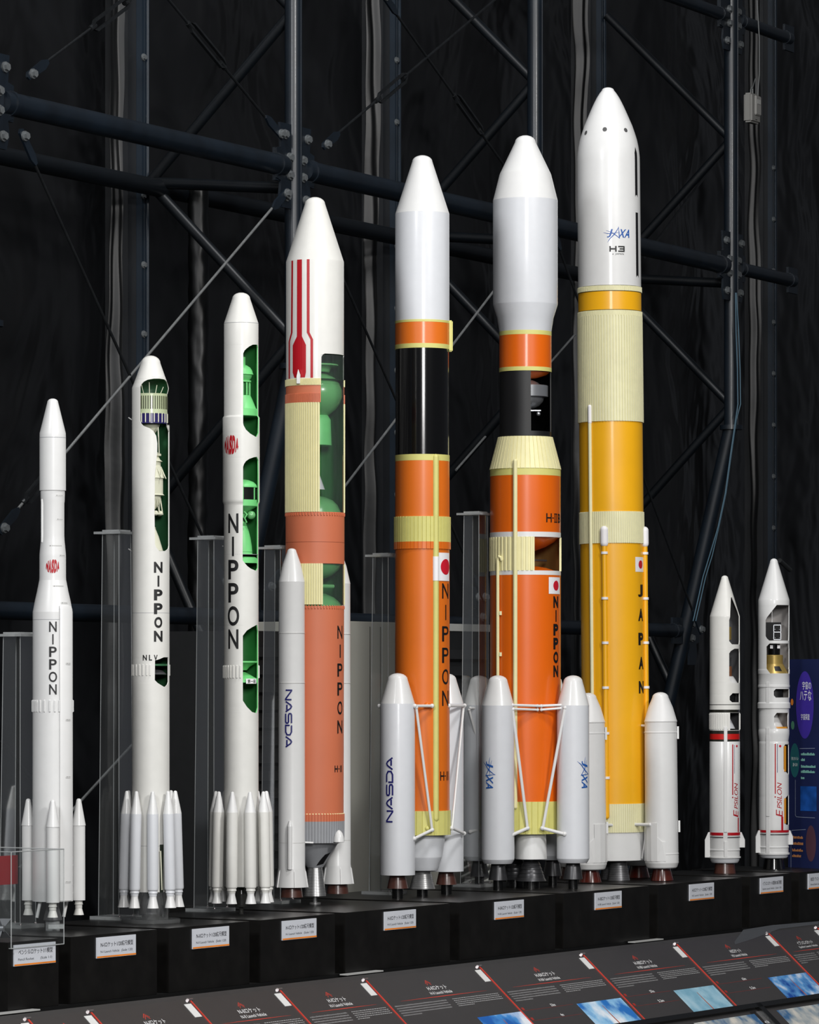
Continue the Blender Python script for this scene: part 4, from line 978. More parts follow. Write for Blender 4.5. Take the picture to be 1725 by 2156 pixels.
R.lathe('tank_bulkhead', MINT, half((1392, 34.3), (1395, 34.3), (1397, 30), (1404, 18), (1411, 12)))
R.lathe('tank_dome', MINT, half((1415, 8), (1420, 18), (1425, 26), (1429, 34), (1437, 34.3)))
o = R.decal(Flat().rect(-13, -5, 13, 5.5), 'caption_plate', FLAGW, 529.5, 1434.5, 74, lift=1.5); R.decal(Flat().word('第一段', 0, 0, 20, 8, .01), 'lettering', BLACK, 529.5, 1434.5, 74, parent=o, lift=2)
R.column('NIPPON', 'lettering', BLACK, 491, 1103, 48.6, 41, 24, 73, .02, {'I': 4.6, 'O': 27})
R.decal(globe_word(Flat(), 0, 0, 18.5, 20.5), 'emblem', RED, 485.8, 938.5, 78, label='red round emblem')
ringbars(R, 'stiffener_ring', IVORY, 1400, 1429, 73, [-86, -72, -60, -48, -37, -26, -14, -3, 88, 110, 140, 170, 200], 2.2)
R.rod((474, 1150, 20), (468, 1149, 18), 1.2, WHITE, 'wall_pin')
for i in range(9):
    booster(R, 0, 0, cap(1665.5, 8, 1669)+[(1708, 23.6), (1709, 24)], [(1709, 24), (1863, 24), (1866, 23)], 20+40*i, 58, m=IVORY, mc=WHITE, tilt=.02, nozzles=(
        ('nozzle_collar', IVORY, [(1866, 23), (1868, 19), (1870, 19), (1871, 20), (1873, 20), (1874, 17), (1878, 15.5)]), ('engine_nozzle', WHITE, [(1878, 15), (1882, 14.5), (1900, 23)])))
R.lathe('engine_cover', SMOKE, [(1866, 20), (1870, 23), (1905, 25), (1909, 25)]); R.lathe('support_post', SMOKE, [(1909, 9), (1925, 9)]); R.lathe('engine_nozzle', GUN, [(1868, 10), (1880, 14), (1905, 20)])
# ---------------------------------------------------------------- 4: terracotta rocket with red striped fairing
R = Rocket(663.5, 603, 'terracotta rocket with red stripes on its white fairing and a clear cut-away window')
yR = R.yb
fair = R.shell('payload_fairing', [IVORY, GREEN, IVORY], cap(415, 43, 430)+[(551, 121.5), (553, 122), (801, 122)], [([(749, 684), (751, 680), (756, 677), (801, 676)], [(749, 88), (801, 88)])], th=2)
f = Flat(); yc = 670
def q_(pts): f.poly([(a-665, yc-b) for a, b in pts])
def arcx(x): return 61*asin(max(-1, min(1, (x-664)/61)))+0
def band(l):      # list of (row, xl, xr)
    for (ya, a, b), (yb2, c, d_) in zip(l, l[1:]): f.poly([(arcx(a), yc-ya), (arcx(b), yc-ya), (arcx(d_), yc-yb2), (arcx(c), yc-yb2)][::-1])
band([(553, 615, 618.4), (704, 614, 617.2), (722, 609, 611.8), (800, 609, 611.8)])
band([(552, 626.8, 636.8), (713, 626.4, 636.8), (731, 617.6, 645.2), (788, 617.6, 645.2), (799, 621, 643)])
band([(552, 647, 652.7), (705, 647, 652.7), (720, 654.6, 660), (800, 654.6, 660)])
R.decal(f, 'red_stripes', RED, 663.5, 670, 122, phi=0, label='red vertical stripes')
bm = bmesh.new(); p = [R.P(625, 812, -52), R.P(632, 812, -52), R.P(633, 794, -54), R.P(629, 783, -55), R.P(628, 783, -55), R.P(625, 797, -54)]; prism(bm, p, V((0, -.012, 0))); finish(bm, 'antenna_fin', WHITE, R.root, smooth=0)
HA = ([(801, 675.6), (1066, 672), (1072, 675), (1078, 680)], [(801, 86), (1078, 86)])
def piece(nm, m, y0, y1, x_l, wd=123, ribs=None, a1=86, ribd=1.2):
    """ring that stops at the window"""
    bm = bmesh.new(); a0 = asin((x_l-R.ax(y0))/(wd/2)); A1 = RAD(a1)-2*pi; cols = []
    n_ = ribs or 48; d = (a0-A1)/n_
    for k in range(n_):
        t0 = A1+k*d
        cols += [(t0, 0), (t0+d*.08, ribd if ribs else 0), (t0+d*.55, ribd if ribs else 0), (t0+d*.63, 0)]
    cols.append((a0, 0)); rws = []
    for y in (y0, y1): rws.append([bm.verts.new(V(((wd/2+e)*sin(t)/R.s, -(wd/2+e)*cos(t)/R.s, (R.yb-y)/R.s))) for t, e in cols])
    inn = [[bm.verts.new(V(((wd/2-2.5)*sin(t)/R.s, -(wd/2-2.5)*cos(t)/R.s, (R.yb-y)/R.s))) for t, e in cols] for y in (y0, y1)]
    for k in range(len(cols)-1):
        bface(bm, [rws[0][k], rws[1][k], rws[1][k+1], rws[0][k+1]], 0); bface(bm, [inn[0][k+1], inn[1][k+1], inn[1][k], inn[0][k]], 1)
        bface(bm, [rws[0][k], rws[0][k+1], inn[0][k+1], inn[0][k]], 0); bface(bm, [rws[1][k+1], rws[1][k], inn[1][k], inn[1][k+1]], 0)
    bface(bm, [rws[0][-1], rws[1][-1], inn[1][-1], inn[0][-1]], 0); bface(bm, [rws[0][0], inn[0][0], inn[1][0], rws[1][0]], 0)
    return finish(bm, nm, [m, GREEN], R.root, smooth=20)
piece('upper_ring', CREAM, 801, 815, 676, 124, 110)
piece('terracotta_band', TERRA, 815, 832, 675.6, 123)
piece('terracotta_band', TERRA, 832, 851, 675.4, 124, 110)
piece('second_stage', CREAM, 851, 1080, 673.5, 123.5, 62, ribd=1.7)
R.lathe('terracotta_band', TERRA, [(1080, 124), (1188, 124)])
ringbars(R, 'rivet_row', TERRA, 1080, 1089, 124, [i*6 for i in range(60)], 1.4, 2.4)
R.lathe('stage_seam', mat('terracotta_dark', (130, 62, 36), .6), [(1142.5, 124.3), (1143.3, 124.3)])
piece('interstage', CREAM, 1188, 1274, 680, 123.5, 62, ribd=1.3)
R.window([(751, 122), (1080, 122)], 676, 88); R.window([(1188, 122.5), (1277, 122.5)], 680, 88)
bm = bmesh.new(); box(bm, R.P(723.5, 1080, -2), V((2/R.s, 0, 0)), V((0, 4/R.s, 0)), Z*(220/R.s)); finish(bm, 'window_edge_strip', TERRA, R.root, smooth=0)
R.lathe('hydrogen_tank', MINT2, half((784, 2), (788, 26), (796, 42), (808, 52), (822, 57.5), (836, 58), (850, 53), (862, 44), (872, 32), (876, 26)))
R.lathe('mounting_plate', MINT2, half((768, 49), (771, 50), (772, 36), (784, 30)))
R.lathe('engine_casing', MINT, half((874, 27), (884, 33), (938, 35), (939, 30)))
R.lathe('second_stage_nozzle', WHITEG, half((985, 5), (1000, 10), (1031, 21)))
R.lathe('engine_stem', GREYD, half((939, 6), (985, 6)))
R.lathe('oxygen_dome', MINT2, half((1043, 3), (1047, 22), (1054, 38), (1064, 48), (1080, 56)))
R.lathe('tank_dome', MINT2, half((1189, 56), (1200, 50), (1212, 36), (1219, 18)))
R.lathe('lower_dome', MINT2, half((1246, 4), (1250, 22), (1258, 40), (1268, 52), (1277, 58)))
R.rod((664, 1235, -50), (702, 1235, -20), 4, MINT2, 'cross_pipe')
R.lathe('first_stage', TERRA, [(1277, 122.5), (1713, 120.5), (1728, 120.5)])
ringbars(R, 'rivet_row', TERRA, 1275, 1284, 122.5, [i*6 for i in range(60)], 1.4, 2.4)
R.lathe('ribbed_base_ring', TERRA, [(1713, 122), (1728, 122)], ribs=(62, 1.4, .75)); R.lathe('grey_skirt', GREY, [(1728, 122), (1773, 121)], ribs=(62, 1.4, .75))
ringbars(R, 'rivet_row', CREAM, 1711, 1715, 121, [i*6+2 for i in range(60)], 2, 3)
R.lathe('engine_section', GREY, [(1773, 112), (1776, 96), (1786, 84), (1800, 66), (1815, 48), (1826, 34)])
R.decal(Flat().poly([(-12, -22), (14, -18), (20, 6), (6, 2)]), 'dark_opening', BLACK, 684, 1800, 70, rfun=lambda y: 42-(y-1786)*.62, phi=RAD(28))
rows_ = []
for k in range(10): rows_ += [(1826+k*6, 30+k*1.7), (1829+k*6, 31.5+k*1.7), (1829.2+k*6, 30.4+k*1.7)]
R.lathe('engine_nozzle', STEEL, rows_+[(1886, 47)]); R.lathe('support_post', STEEL, [(1884, 9), (1899, 9), (1900, 24), (1904, 24)])
R.column('NIPPON', 'lettering', BLACK, 716, 1331.5, 39.7, 27.5, 20, 122, .01, {'I': 4})
f = Flat().word('H', -10, 0, 10, 14, .02).rect(-3, -1, 1, 1).word('I', 5, 0, 2.5, 14, .02).word('I', 10, 0, 2.5, 14, .02); R.decal(f, 'lettering', BLACK, 714, 1618, 121)
for ph, nm in ((-33.5, 'front'), (147, 'rear')):
    b, dx, dy = booster(R, 0, 0, cap(1157, 19, 1163)+[(1190, 38), (1226, 54), (1227, 54.5)], [(1227, 54.5), (1228, 54), (1823, 56), (1825, 57), (1826, 57), (1862, 67.5), (1864, 67.5)], ph, 88, nozzles=(('engine_nozzle', BROWN, [(1864, 41), (1885, 46.5)]),))
    for y in (1334, 1438, 1771): R.lathe('band_seam', mat('seam_light', (196, 196, 192), .5), [(y-.4, 56.4), (y+.4, 56.4)], b, dx=dx, dy=dy)
    for a in (-60, 10, 75, 150, 230):
        bm = bmesh.new(); a_ = RAD(a); er = V((sin(a_), -cos(a_), 0)); et = V((cos(a_), sin(a_), 0)); o0 = V((dx/R.s, dy/R.s, 0))
        prism(bm, [o0+er*(28/R.s)+Z*((R.yb-1826)/R.s), o0+er*(31/R.s)+Z*((R.yb-1832)/R.s), o0+er*(36/R.s)+Z*((R.yb-1864)/R.s), o0+er*(30/R.s)+Z*((R.yb-1864)/R.s)], et*(1.2/R.s)); finish(bm, 'skirt_fin', WHITE, b, smooth=0)
    if nm == 'front':
        R.decal(agency_word(Flat(), 0, 0, 122, 15.5, -90), 'lettering', NAVY, 608.5, 1512.5, 56, parent=b, dx=dx, dy=dy)
        a_ = RAD(-8); c = V(((dx+28*sin(a_))/R.s, (dy-29*cos(a_))/R.s, 0))
        bm = bmesh.new(); tube(bm, c+Z*((R.yb-1826)/R.s), c+Z*((R.yb-1736)/R.s), 5.5/R.s, 18); tube(bm, c+Z*((R.yb-1736)/R.s), c+Z*((R.yb-1725)/R.s), 5.2/R.s, 18, r2=1.8/R.s); finish(bm, 'side_tube', WHITE, b, dist=0)
R.lathe('attachment_cap', WHITE, half((1746, 1), (1748, 4), (1753, 8), (1761, 10.5), (1771, 11.6), (1772, 9)), dx=50, dy=-46)
R.rod((640, 1771, -66), (660, 1772, -66), 2, WHITE)
# ---------------------------------------------------------------- 5: orange rocket with glossy black mid section
R = Rocket(889.5, 580, 'orange rocket with plain white nose, glossy black middle and two lettered boosters')
R.lathe('payload_fairing', WHITEG, [(450, 113.6), (451.5, 114), (677, 114.4)]); R.lathe('nose_cone', WHITE, cap(327, 43, 341)+[(449.5, 113.4), (451, 114)])
R.lathe('cream_ring', LEMON, [(677, 115.4), (682, 115.4)]); R.lathe('second_stage_band', ORANGE, [(682, 114.8), (727, 114.8)]); R.lathe('cream_ring', LEMON, [(727, 115.6), (736.5, 115.6)])
bm = bmesh.new(); cbox(bm, R.P(948.5, 708.5, -6), V((10/R.s, 0, 0)), V((0, 14/R.s, 0)), Z*(66/R.s)); bmesh.ops.bevel(bm, geom=bm.edges[:], offset=.004, segments=3, affect='EDGES'); finish(bm, 'side_box', LEMON, R.root)
R.lathe('black_interstage', BLACKG, [(736.5, 113), (959, 113.4)], n=72)
R.lathe('cream_ring', LEMON, [(959, 115), (972, 115)]); R.lathe('upper_tank', ORANGE, [(972, 114.6), (1089, 115)])
R.lathe('ribbed_band', LEMON, [(1089, 117), (1142, 117)], ribs=(44, 1.6, .82)); R.lathe('ribbed_band', ORANGE, [(1142, 117), (1157, 117)], ribs=(44, 1.6, .82))
R.lathe('first_stage', ORANGE, [(1157, 115), (1706, 115.4)]); R.lathe('base_skirt', LEMON, [(1706, 117), (1757, 117.4)], ribs=(30, 1.5, .9))
R.lathe('engine_section', WHITEG, [(1757, 98), (1803, 84), (1804, 84), (1806, 82), (1826, 70), (1832, 64)])
rows_ = []
for k in range(9): rows_ += [(1832+k*4.3, 34+k*2.3), (1834.6+k*4.3, 36+k*2.3), (1834.8+k*4.3, 35+k*2.3)]
R.lathe('engine_nozzle', STEEL, rows_+[(1871, 55)]); R.lathe('support_post', SUPPORT, [(1871, 23), (1887, 23)])
duct(R, 'cable_duct', LEMON, 0, 0, 961, 1722, 13.5, 5.5, x=918, wd=115)
R.flag(934, 1194.5, 50, 59, 16.5, 115.6, lift=.8, cx=7); duct(R, 'flag_wrap', FLAGW, 0, 0, 1169, 1224, 14.6, 6.2, x=918, wd=115, cone=False)
R.column('NIPPON', 'lettering', BLACK, 938.5, 1245, 45, 32, 25, 115.4, .005, {'I': 3.6})
f = Flat().word('H', -15, 0, 12, 19, .01).rect(-8, -1, -3, 1).word('I', 2, 0, 2.5, 19, .01).word('I', 8, 0, 2.5, 19, .01); R.decal(f, 'lettering', BLACK, 940, 1633, 115.4)
BP = [(1481, 72), (1482, 72.4), (1838, 72.8)]
for ph in (-31.5, 148.5):
    b, dx, dy = booster(R, 0, 0, cap(1417.5, 42, 1431)+[(1480, 71.6), (1481, 72)], BP, ph, 98.5, m=WHITEG, mc=WHITE, nozzles=(('engine_nozzle', BROWN, [(1838, 33), (1842, 34), (1866, 44.5)]), ('support_post', SUPPORT, [(1866, 23), (1887, 23)])))
    if ph < 0: R.decal(agency_word(Flat(), 0, 0, 137, 17, 90), 'lettering', NAVY, 821.5, 1659.5, 72.8, parent=b, dx=dx, dy=dy)
S = R
for a, b, r in (((874, 1486, -98), (910, 1486, -62), 3.2), ((799.5, 1486, -66), (806, 1486, -70), 3), ((877, 1489, -96), (910, 1745, -64), 2.8), ((873, 1762, -96), (910, 1745, -64), 3.2),
                ((946, 1486, -14), (979, 1486, 62), 3.2), ((977, 1489, 62), (952, 1744, -10), 2.8), ((951, 1743, -10), (978, 1757, 60), 3.2)):
    R.rod(a, b, r, WHITE, knob=r*1.5)
bm = bmesh.new(); sphere(bm, R.P(899, 1485, -56), 7/R.s, n=8); finish(bm, 'strut_fairing', ORANGE, R.root, dist=0)
bm = bmesh.new(); sphere(bm, R.P(900, 1742, -57), 6/R.s, n=8); finish(bm, 'strut_fairing', LEMON, R.root, dist=0)
# ---------------------------------------------------------------- 6: deep orange rocket with hammerhead fairing and cut-aways
R = Rocket(1106.5, 556, 'deep orange rocket with bulging white fairing, cut-away bands and four boosters')
R.lathe('nose_cone', WHITE, cap(285, 44, 300)+[(365, 106.5), (368, 109), (421, 135.6), (423, 136.4)])
R.lathe('payload_fairing', WHITEG, [(423, 136.4), (641, 136.6), (643, 136), (670, 119), (699, 110)])
R.lathe('cream_ring', LEMON, [(699, 110.4), (708, 110.4)]); R.lathe('second_stage_band', ORANGE2, [(708, 110), (775.5, 110)]); R.lathe('cream_ring', LEMON, [(775.5, 110.6), (784, 110.6)])
R.shell('black_interstage', [BLACK, BLACKG, BLACKG], [(784, 108.6), (920, 108.8)], [([(785, 1117.8), (910, 1118.6)], [(785, 84), (910, 84)])], th=2)
R.lathe('tank_dome', ORANGE2, half((784, 52), (790, 44), (796, 24), (798, 10)))
t = R.lathe('oxygen_tank', SILVER, half((799, 4), (801, 16), (806, 27), (814, 35), (824, 40), (834, 41), (846, 37), (855, 29), (861, 18), (864, 4)))
R.lathe('tank_band', SILVER, half((812, 46), (813, 48), (836, 48), (837, 46)), t)
bm = bmesh.new(); sphere(bm, R.P(1134, 873, -24), 4.5/R.s, n=8); cbox(bm, R.P(1128, 866, -20), V((22/R.s, 0, 0)), V((0, .02, 0)), Z*(2/R.s)); finish(bm, 'gas_bottle', SILVER, R.root, dist=0)
R.lathe('interstage_cone', CREAM, [(921, 113), (989, 148.5)], ribs=(46, 1.5, .88)); R.lathe('cream_ring', LEMON, [(989, 149), (1003.5, 149)])
R.lathe('upper_tank', ORANGE2, [(1003.5, 148.6), (1122, 148.6)]); R.lathe('white_ring', WHITE, [(1122, 149.6), (1132.5, 149.6)])
def piece6(nm, m, inner, y0, y1, xl, wd, ribs, ribd, a1):
    g_ = globals(); sv = g_['GREEN']; g_['GREEN'] = inner
    o = piece(nm, m, y0, y1, xl, wd, ribs, a1, ribd); g_['GREEN'] = sv; return o
piece6('ribbed_band', CREAM, TAN, 1132.5, 1203, 1125.7, 149, 40, 1.6, 83)
R.lathe('hydrogen_dome', ORANGE2, half((1132, 70), (1142, 60), (1152, 42), (1160, 20), (1162, 4))); R.lathe('oxygen_dome', ORANGE2, half((1190, 4), (1192, 22), (1196, 44), (1203, 66)))
R.rod((1126, 1181, -40), (1150, 1180, 20), 2.4, GREYD, 'feed_pipe')
R.lathe('white_ring', WHITE, [(1203, 149.6), (1212, 149.6)]); R.lathe('first_stage', ORANGE2, [(1212, 149), (1686, 149)]); R.lathe('base_skirt', LEMON, [(1686, 150), (1754, 150.4)], ribs=(36, 1.6, .9))
duct(R, 'cable_duct', CREAM, 0, 0, 972, 1697, 9.5, 7, x=1086, wd=149); duct(R, 'cable_duct', CREAM, 0, 0, 1180, 1500, 7, 8, x=1052, wd=149)
p_ = asin((1052-1106.5)/74.5); bm = bmesh.new()
def cy(r, a, y): return V((r*sin(a)/R.s, -r*cos(a)/R.s, (R.yb-y)/R.s))
path(bm, [cy(79, p_, 1184), cy(79, p_+.01, 1177), cy(79, p_+.05, 1173.5), cy(78, p_+.1, 1176), cy(76, p_+.11, 1182)], 3.3/R.s); finish(bm, 'pipe_elbow', CREAM, R.root, dist=0)
for y in (1292, 1378): bm = bmesh.new(); cbox(bm, cy(76, p_+.07, y), V((5/R.s, 0, 0)), V((0, 5/R.s, 0)), Z*(8/R.s)); finish(bm, 'pipe_clip', CREAM, R.root, smooth=0)
R.flag(1169.5, 1234, 44, 35, 10.5, 149, cx=2)
R.column('NIPPON', 'lettering', BLACK, 1170.5, 1268.5, 29, 24.5, 19.5, 149, .05, {'I': 4.2})
f = Flat().word('H', -22, 0, 15, 19, .01).rect(-12.5, -1, -7, 1).word('I', -3, 0, 2.5, 19).word('I', 3.5, 0, 2.5, 19).rect(-6, 8, 6.5, 9.5).rect(-6, -9.5, 6.5, -8).word('B', 17, 0, 14, 19, .02); R.decal(f, 'lettering', BLACK, 1170, 1092.5, 149)
for dx_, dy_ in ((12, -30), (-22, 34)):
    e = R.lathe('engine_shroud', WHITE, [(1754, 62), (1760, 63), (1806, 67), (1807, 67)], dx=dx_, dy=dy_, n=40)
    rows_ = []
    for k in range(5): rows_ += [(1814+k*8, 34+k*6-k*k*.1), (1820+k*8, 41+k*6-k*k*.3), (1820.3+k*8, 40+k*6-k*k*.3)]
    R.lathe('engine_nozzle', GUN, [(1807, 44), (1812, 30)]+rows_[:13]+[(1853, 64)], e, dx=dx_, dy=dy_); R.lathe('support_post', SUPPORT, [(1853, 36), (1869, 36)], e, dx=dx_, dy=dy_)
for ph in (-30.4, 62.5, -120, 149):
    b, dx, dy = booster(R, 0, 0, cap(1422, 40, 1435)+[(1484, 66.6), (1485, 67)], [(1485, 67), (1800, 68.5), (1805, 68.5), (1813, 60), (1814, 58)], ph, 112.6, m=WHITEG, mc=WHITE, nozzles=(('engine_nozzle', GUN, [(1812, 26), (1816, 29), (1848, 40.5)]), ('support_post', SUPPORT, [(1848, 20), (1869, 20)])))
    if ph == -30.4: R.decal(star_word(Flat(), 0, 0, 66, 17, -90), 'lettering', BLUE, 1032, 1625, 68, parent=b, dx=dx, dy=dy)
    if ph == 62.5: R.decal(star_word(Flat(), 0, 0, 66, 17, -90), 'lettering', BLUE, 1230.5, 1625, 68, parent=b, dx=dx, dy=dy)
dL, dRr = -124, -80
for a, b, r in (((1080, 1484, -108), (1140, 1486, -76), 2.8), ((1082, 1492, -108), (1132, 1494, -76), 2.6), ((1132, 1486, -76), (1184, 1484, -72), 2.8), ((1140, 1494, -76), (1190, 1490, -72), 2.6),
                ((1080, 1493, -108), (1111, 1741, -80), 3.2), ((1079, 1754, -108), (1111, 1741, -80), 3.6), ((1189, 1490, -80), (1143, 1741, -76), 3.2), ((1188, 1753, -82), (1142, 1741, -76), 3.6),
                ((990, 1491, 22), (1034, 1492, 40), 2.6), ((988, 1495, 22), (1028, 1650, 34), 2.6), ((990, 1752, 22), (1030, 1745, 30), 3.2)):
    R.rod(a, b, r, WHITE, knob=r*1.35)
# ---------------------------------------------------------------- 7: tall yellow rocket
R = Rocket(1295, 534, 'tallest rocket, golden yellow with white pointed fairing and cream ribbed sections', tilt=.0088)
R.lathe('payload_fairing', WHITE, cap(184, 26, 190.6)+[(197, 36), (206, 47.5), (216, 58), (227, 68.5), (239, 79), (252, 90), (266, 102), (282.5, 113), (296, 121), (310, 126.6), (322, 129.8), (333, 131.6), (345, 132), (606, 132.6)], smooth=50)
R.lathe('ribbed_collar', CREAM2, [(607, 134), (617.5, 134)], ribs=(150, .9)); R.lathe('seam_ring', mat('seam_brown', (96, 82, 30), .6), [(617.5, 133.4), (619, 133.4)])
R.lathe('second_stage_band', YELLOW, [(619, 132.8), (657, 132.8)]); R.lathe('seam_ring', mat('seam_brown', (96, 82, 30)), [(657, 133.6), (658.6, 133.6)])
R.lathe('ribbed_collar', CREAM2, [(658.6, 135), (669, 135)], ribs=(150, .9)); R.lathe('ribbed_interstage', CREAM2, [(669, 134), (890.5, 135.4)], ribs=(70, 1.7, .7))
R.lathe('upper_tank', YELLOW, [(890.5, 133.6), (1079, 134)]); R.lathe('ribbed_band', CREAM2, [(1079, 134.6), (1145.5, 135.4)], ribs=(90, 1.3, .6))
R.lathe('first_stage', YELLOW, [(1145.5, 133.2), (1691, 133.4)]); R.lathe('base_skirt', CREAM2, [(1691, 134.6), (1751, 135)], ribs=(90, 1.1, .6)); R.lathe('engine_section', WHITE, [(1751, 132), (1810, 131)])
def rf7(y):
    P7 = [(239, 79), (252, 90), (266, 102), (282.5, 113), (296, 121), (310, 126.6), (322, 129.8), (333, 131.6), (345, 132), (606, 132.6)]
    for (a, u), (b, v) in zip(P7, P7[1:]):
        if a <= y <= b: return (u+(v-u)*(y-a)/(b-a))/2
    return 66.2
for x, y, w_ in ((1234.5, 283, 113), (1274, 279.5, 111), (1317.5, 280, 111)):
    R.decal(Flat().disc(0, 0, 4.6), 'vent_hole', mat('vent_grey', (74, 74, 74), .6), x, y, w_, rfun=rf7)
f = Flat().poly([(-5, 40), (0, 53), (5, 40), (5, -53), (3, -49), (0, -48), (-3, -49), (-5, -53)]); R.decal(f, 'black_stripe', BLACK, 1339.5, 367, 132, rfun=rf7)
f = Flat().poly([(-5, 68), (5, 68), (5, -69), (3, -65), (0, -64), (-3, -65), (-5, -69)]); R.decal(f, 'black_stripe', BLACK, 1341.5, 520, 132.5, rfun=rf7)
R.decal(star_word(Flat(), 0, 0, 58, 17.5, 0), 'emblem', BLUE, 1300, 498.5, 132.4, label='blue slanted word mark')
f = Flat()
f.stroke([(-16, -6), (-16, 6)], 3.2).stroke([(-4, -6), (-4, 6)], 3.2).stroke([(-16, 0), (-4, 0)], 3.2).stroke([(1, 4.8), (14, 4.8), (14, 0), (4, 0)], 2.8).stroke([(14, 0), (14, -4.8), (1, -4.8)], 2.8)
R.decal(f, 'lettering', BLACK, 1301, 531, 132.4); R.decal(Flat().word('JAPAN', 3, 0, 19, 4.2).disc(-11, 0, 1), 'lettering', BLACK, 1302, 542, 132.5)
R.flag(1348.5, 1190, 38, 31, 8.6, 133.2)
R.column('JAPAN', 'lettering', BLACK, 1349, 1245, 50.6, 26, 22, 133.2, .05)
duct(R, 'cable_duct', CREAM2, 0, 0, 891, 1500, 7.5, 6, x=1244, wd=134)
duct(R, 'duct_cap', FLAGW, 0, 0, 857, 892, 8.5, 6.5, x=1244, wd=134)
for x in (1275, 1356.5):
    ph = math.degrees(asin(min(.9999, (x-R.ax(1300))/66.6))); ph = min(ph, 82)
    d_ = duct(R, 'feed_line', YELLOW, ph, 66.6, 1140, 1717, 11.5, 9)
    duct(R, 'line_cap', FLAGW, ph, 66.6, 1113, 1146, 17, 11.5, parent=d_)
    for y in (1166, 1261, 1354, 1447.7, 1543, 1636):
        a = RAD(ph); bm = bmesh.new(); c = V((sin(a), -cos(a), 0))*(69.8/R.s); tube(bm, c+Z*((R.yb-y-2.6)/R.s), c+Z*((R.yb-y+2.6)/R.s), 7.3/R.s, 16); finish(bm, 'line_clamp', FLAGW, d_, dist=0)
rows_ = []
for k in range(8): rows_ += [(1812+k*4.8, 34+k*1.6), (1814.6+k*4.8, 35.6+k*1.6), (1815+k*4.8, 34.6+k*1.6)]
for dx_, dy_ in ((8, -26), (-8, 26)): R.lathe('engine_nozzle', GREYD, [(1810, 40)]+rows_+[(1852, 48)], dx=dx_, dy=dy_)
for ph in (-28.5, 66, -118, 152):
    b, dx, dy = booster(R, 0, 0, cap(1458, 34, 1469)+[(1490, 52), (1517, 67.6), (1518, 68.6)], [(1518, 69.4), (1520, 69.4), (1521, 67.4), (1540, 67.6), (1541, 69), (1543, 69), (1544, 67.8), (1794, 69.5), (1795, 71), (1797, 71), (1798, 70), (1815, 70.5), (1824, 64), (1826, 60)], ph, 108, m=WHITE, nozzles=(('engine_nozzle', BROWN2, [(1826, 36), (1830, 37), (1852, 48)]),))
    def sd(a, y, r=34): return V(((dx+r*sin(RAD(a)))/R.s, (dy-r*cos(RAD(a)))/R.s, (R.yb-y)/R.s))
    if ph in (66, -28.5):
        s_ = 1 if ph == 66 else -1
        bm = bmesh.new(); pts = [(-80, 1731), (-16, 1731), (-16, 1760), (0, 1770), (10, 1770), (10, 1811), (-80, 1811)]
        for i in range(0, 1): 
            o_ = [bm.verts.new(sd(s_*a, y, 36.6)) for a, y in ((-85, 1731), (-60, 1731), (-38, 1731), (-16, 1731), (-16, 1760), (0, 1770), (12, 1770), (12, 1811), (-16, 1811), (-38, 1811), (-60, 1811), (-85, 1811))]
            for q in ((0, 1, 10, 11), (1, 2, 9, 10), (2, 3, 4, 8), (2, 8, 9), (4, 5, 8), (5, 6, 7, 8)): bface(bm, [o_[k] for k in q])
            g2 = bmesh.ops.extrude_face_region(bm, geom=bm.faces[:]); 
            for v in [e for e in g2['geom'] if isinstance(e, bmesh.types.BMVert)]:
                d2 = V((v.co.x-dx/R.s, v.co.y-dy/R.s, 0)).normalized(); v.co -= d2*(4.5/R.s)
        finish(bm, 'raised_cover', WHITE, b, smooth=0)
        for a, y0, y1, r_ in ((86, 1530, 1556, 36), (86, 1727, 1751, 37)):
            bm = bmesh.new(); cbox(bm, (sd(a, y0, r_)+sd(a, y1, r_))/2, V((4/R.s, 0, 0)), V((0, 10/R.s, 0)), Z*((y1-y0)/R.s)); finish(bm, 'side_block', WHITE, b, smooth=0)
R.rod((1337, 1734.5, -50), (1368, 1734.5, -70), 3.4, WHITE, 'attachment_arm', knob=4); R.rod((1350, 1528, -30), (1362, 1528, -44), 2.6, WHITE, 'attachment_arm')
R.rod((1272, 1733, -84), (1289, 1735, -66), 3.2, WHITE, 'attachment_arm', knob=3.6); R.rod((1362, 1738, -60), (1352, 1806, -40), 1.6, WHITE, 'attachment_arm')
# ---------------------------------------------------------------- 8: slim white rocket with red band
DKI = mat('inner_grey', (88, 88, 90), .55); OLIVE = mat('olive_black', (36, 36, 30), .3, coat=.4, var=.2); REDB = mat('bright_red_band', (190, 24, 20), .4)
R = Rocket(1526.5, 516, 'slim white rocket with an angular side cut-away and a bright red upper band')
Hs = [([(1258, 1540), (1258.6, 1539.4), (1300, 1537.6), (1306, 1535.8), (1350, 1535.8), (1357, 1541.5)], [(1258, 52), (1290, 80), (1350, 80), (1357, 74)]),
      ([(1366, 1547), (1371, 1539), (1376, 1535.8), (1431, 1535.8), (1438, 1543)], [(1366, 74), (1374, 80), (1431, 80), (1438, 74)]),
      ([(1459.6, 1543), (1466, 1536.8), (1474, 1536.8), (1478.5, 1542)], [(1459.6, 76), (1478.5, 76)])]
R.shell('upper_skin', [IVORY, DKI, IVORY], cap(1211.6, 15, 1218)+[(1297, 62.6), (1298, 63), (1494, 64)], Hs, th=1.6, label='white skin with cut-away openings')
R.lathe('black_ring', BLACK, [(1483, 64.4), (1484.3, 64.4)]); R.lathe('black_ring', OLIVE, [(1494, 63), (1500, 61)])
R.shell('ribbed_interstage', [IVORY, DKI, IVORY], [(1500, 63.6), (1538, 64)], [([(1500.4, 1537.7), (1537, 1537.7)], [(1500.4, 78), (1537, 78)])], th=1.5)
ringbars(R, 'stiffener_ring', IVORY, 1501, 1537, 64, [-88+i*9 for i in range(12)]+[95+i*15 for i in range(11)], 1.0, 2.6)
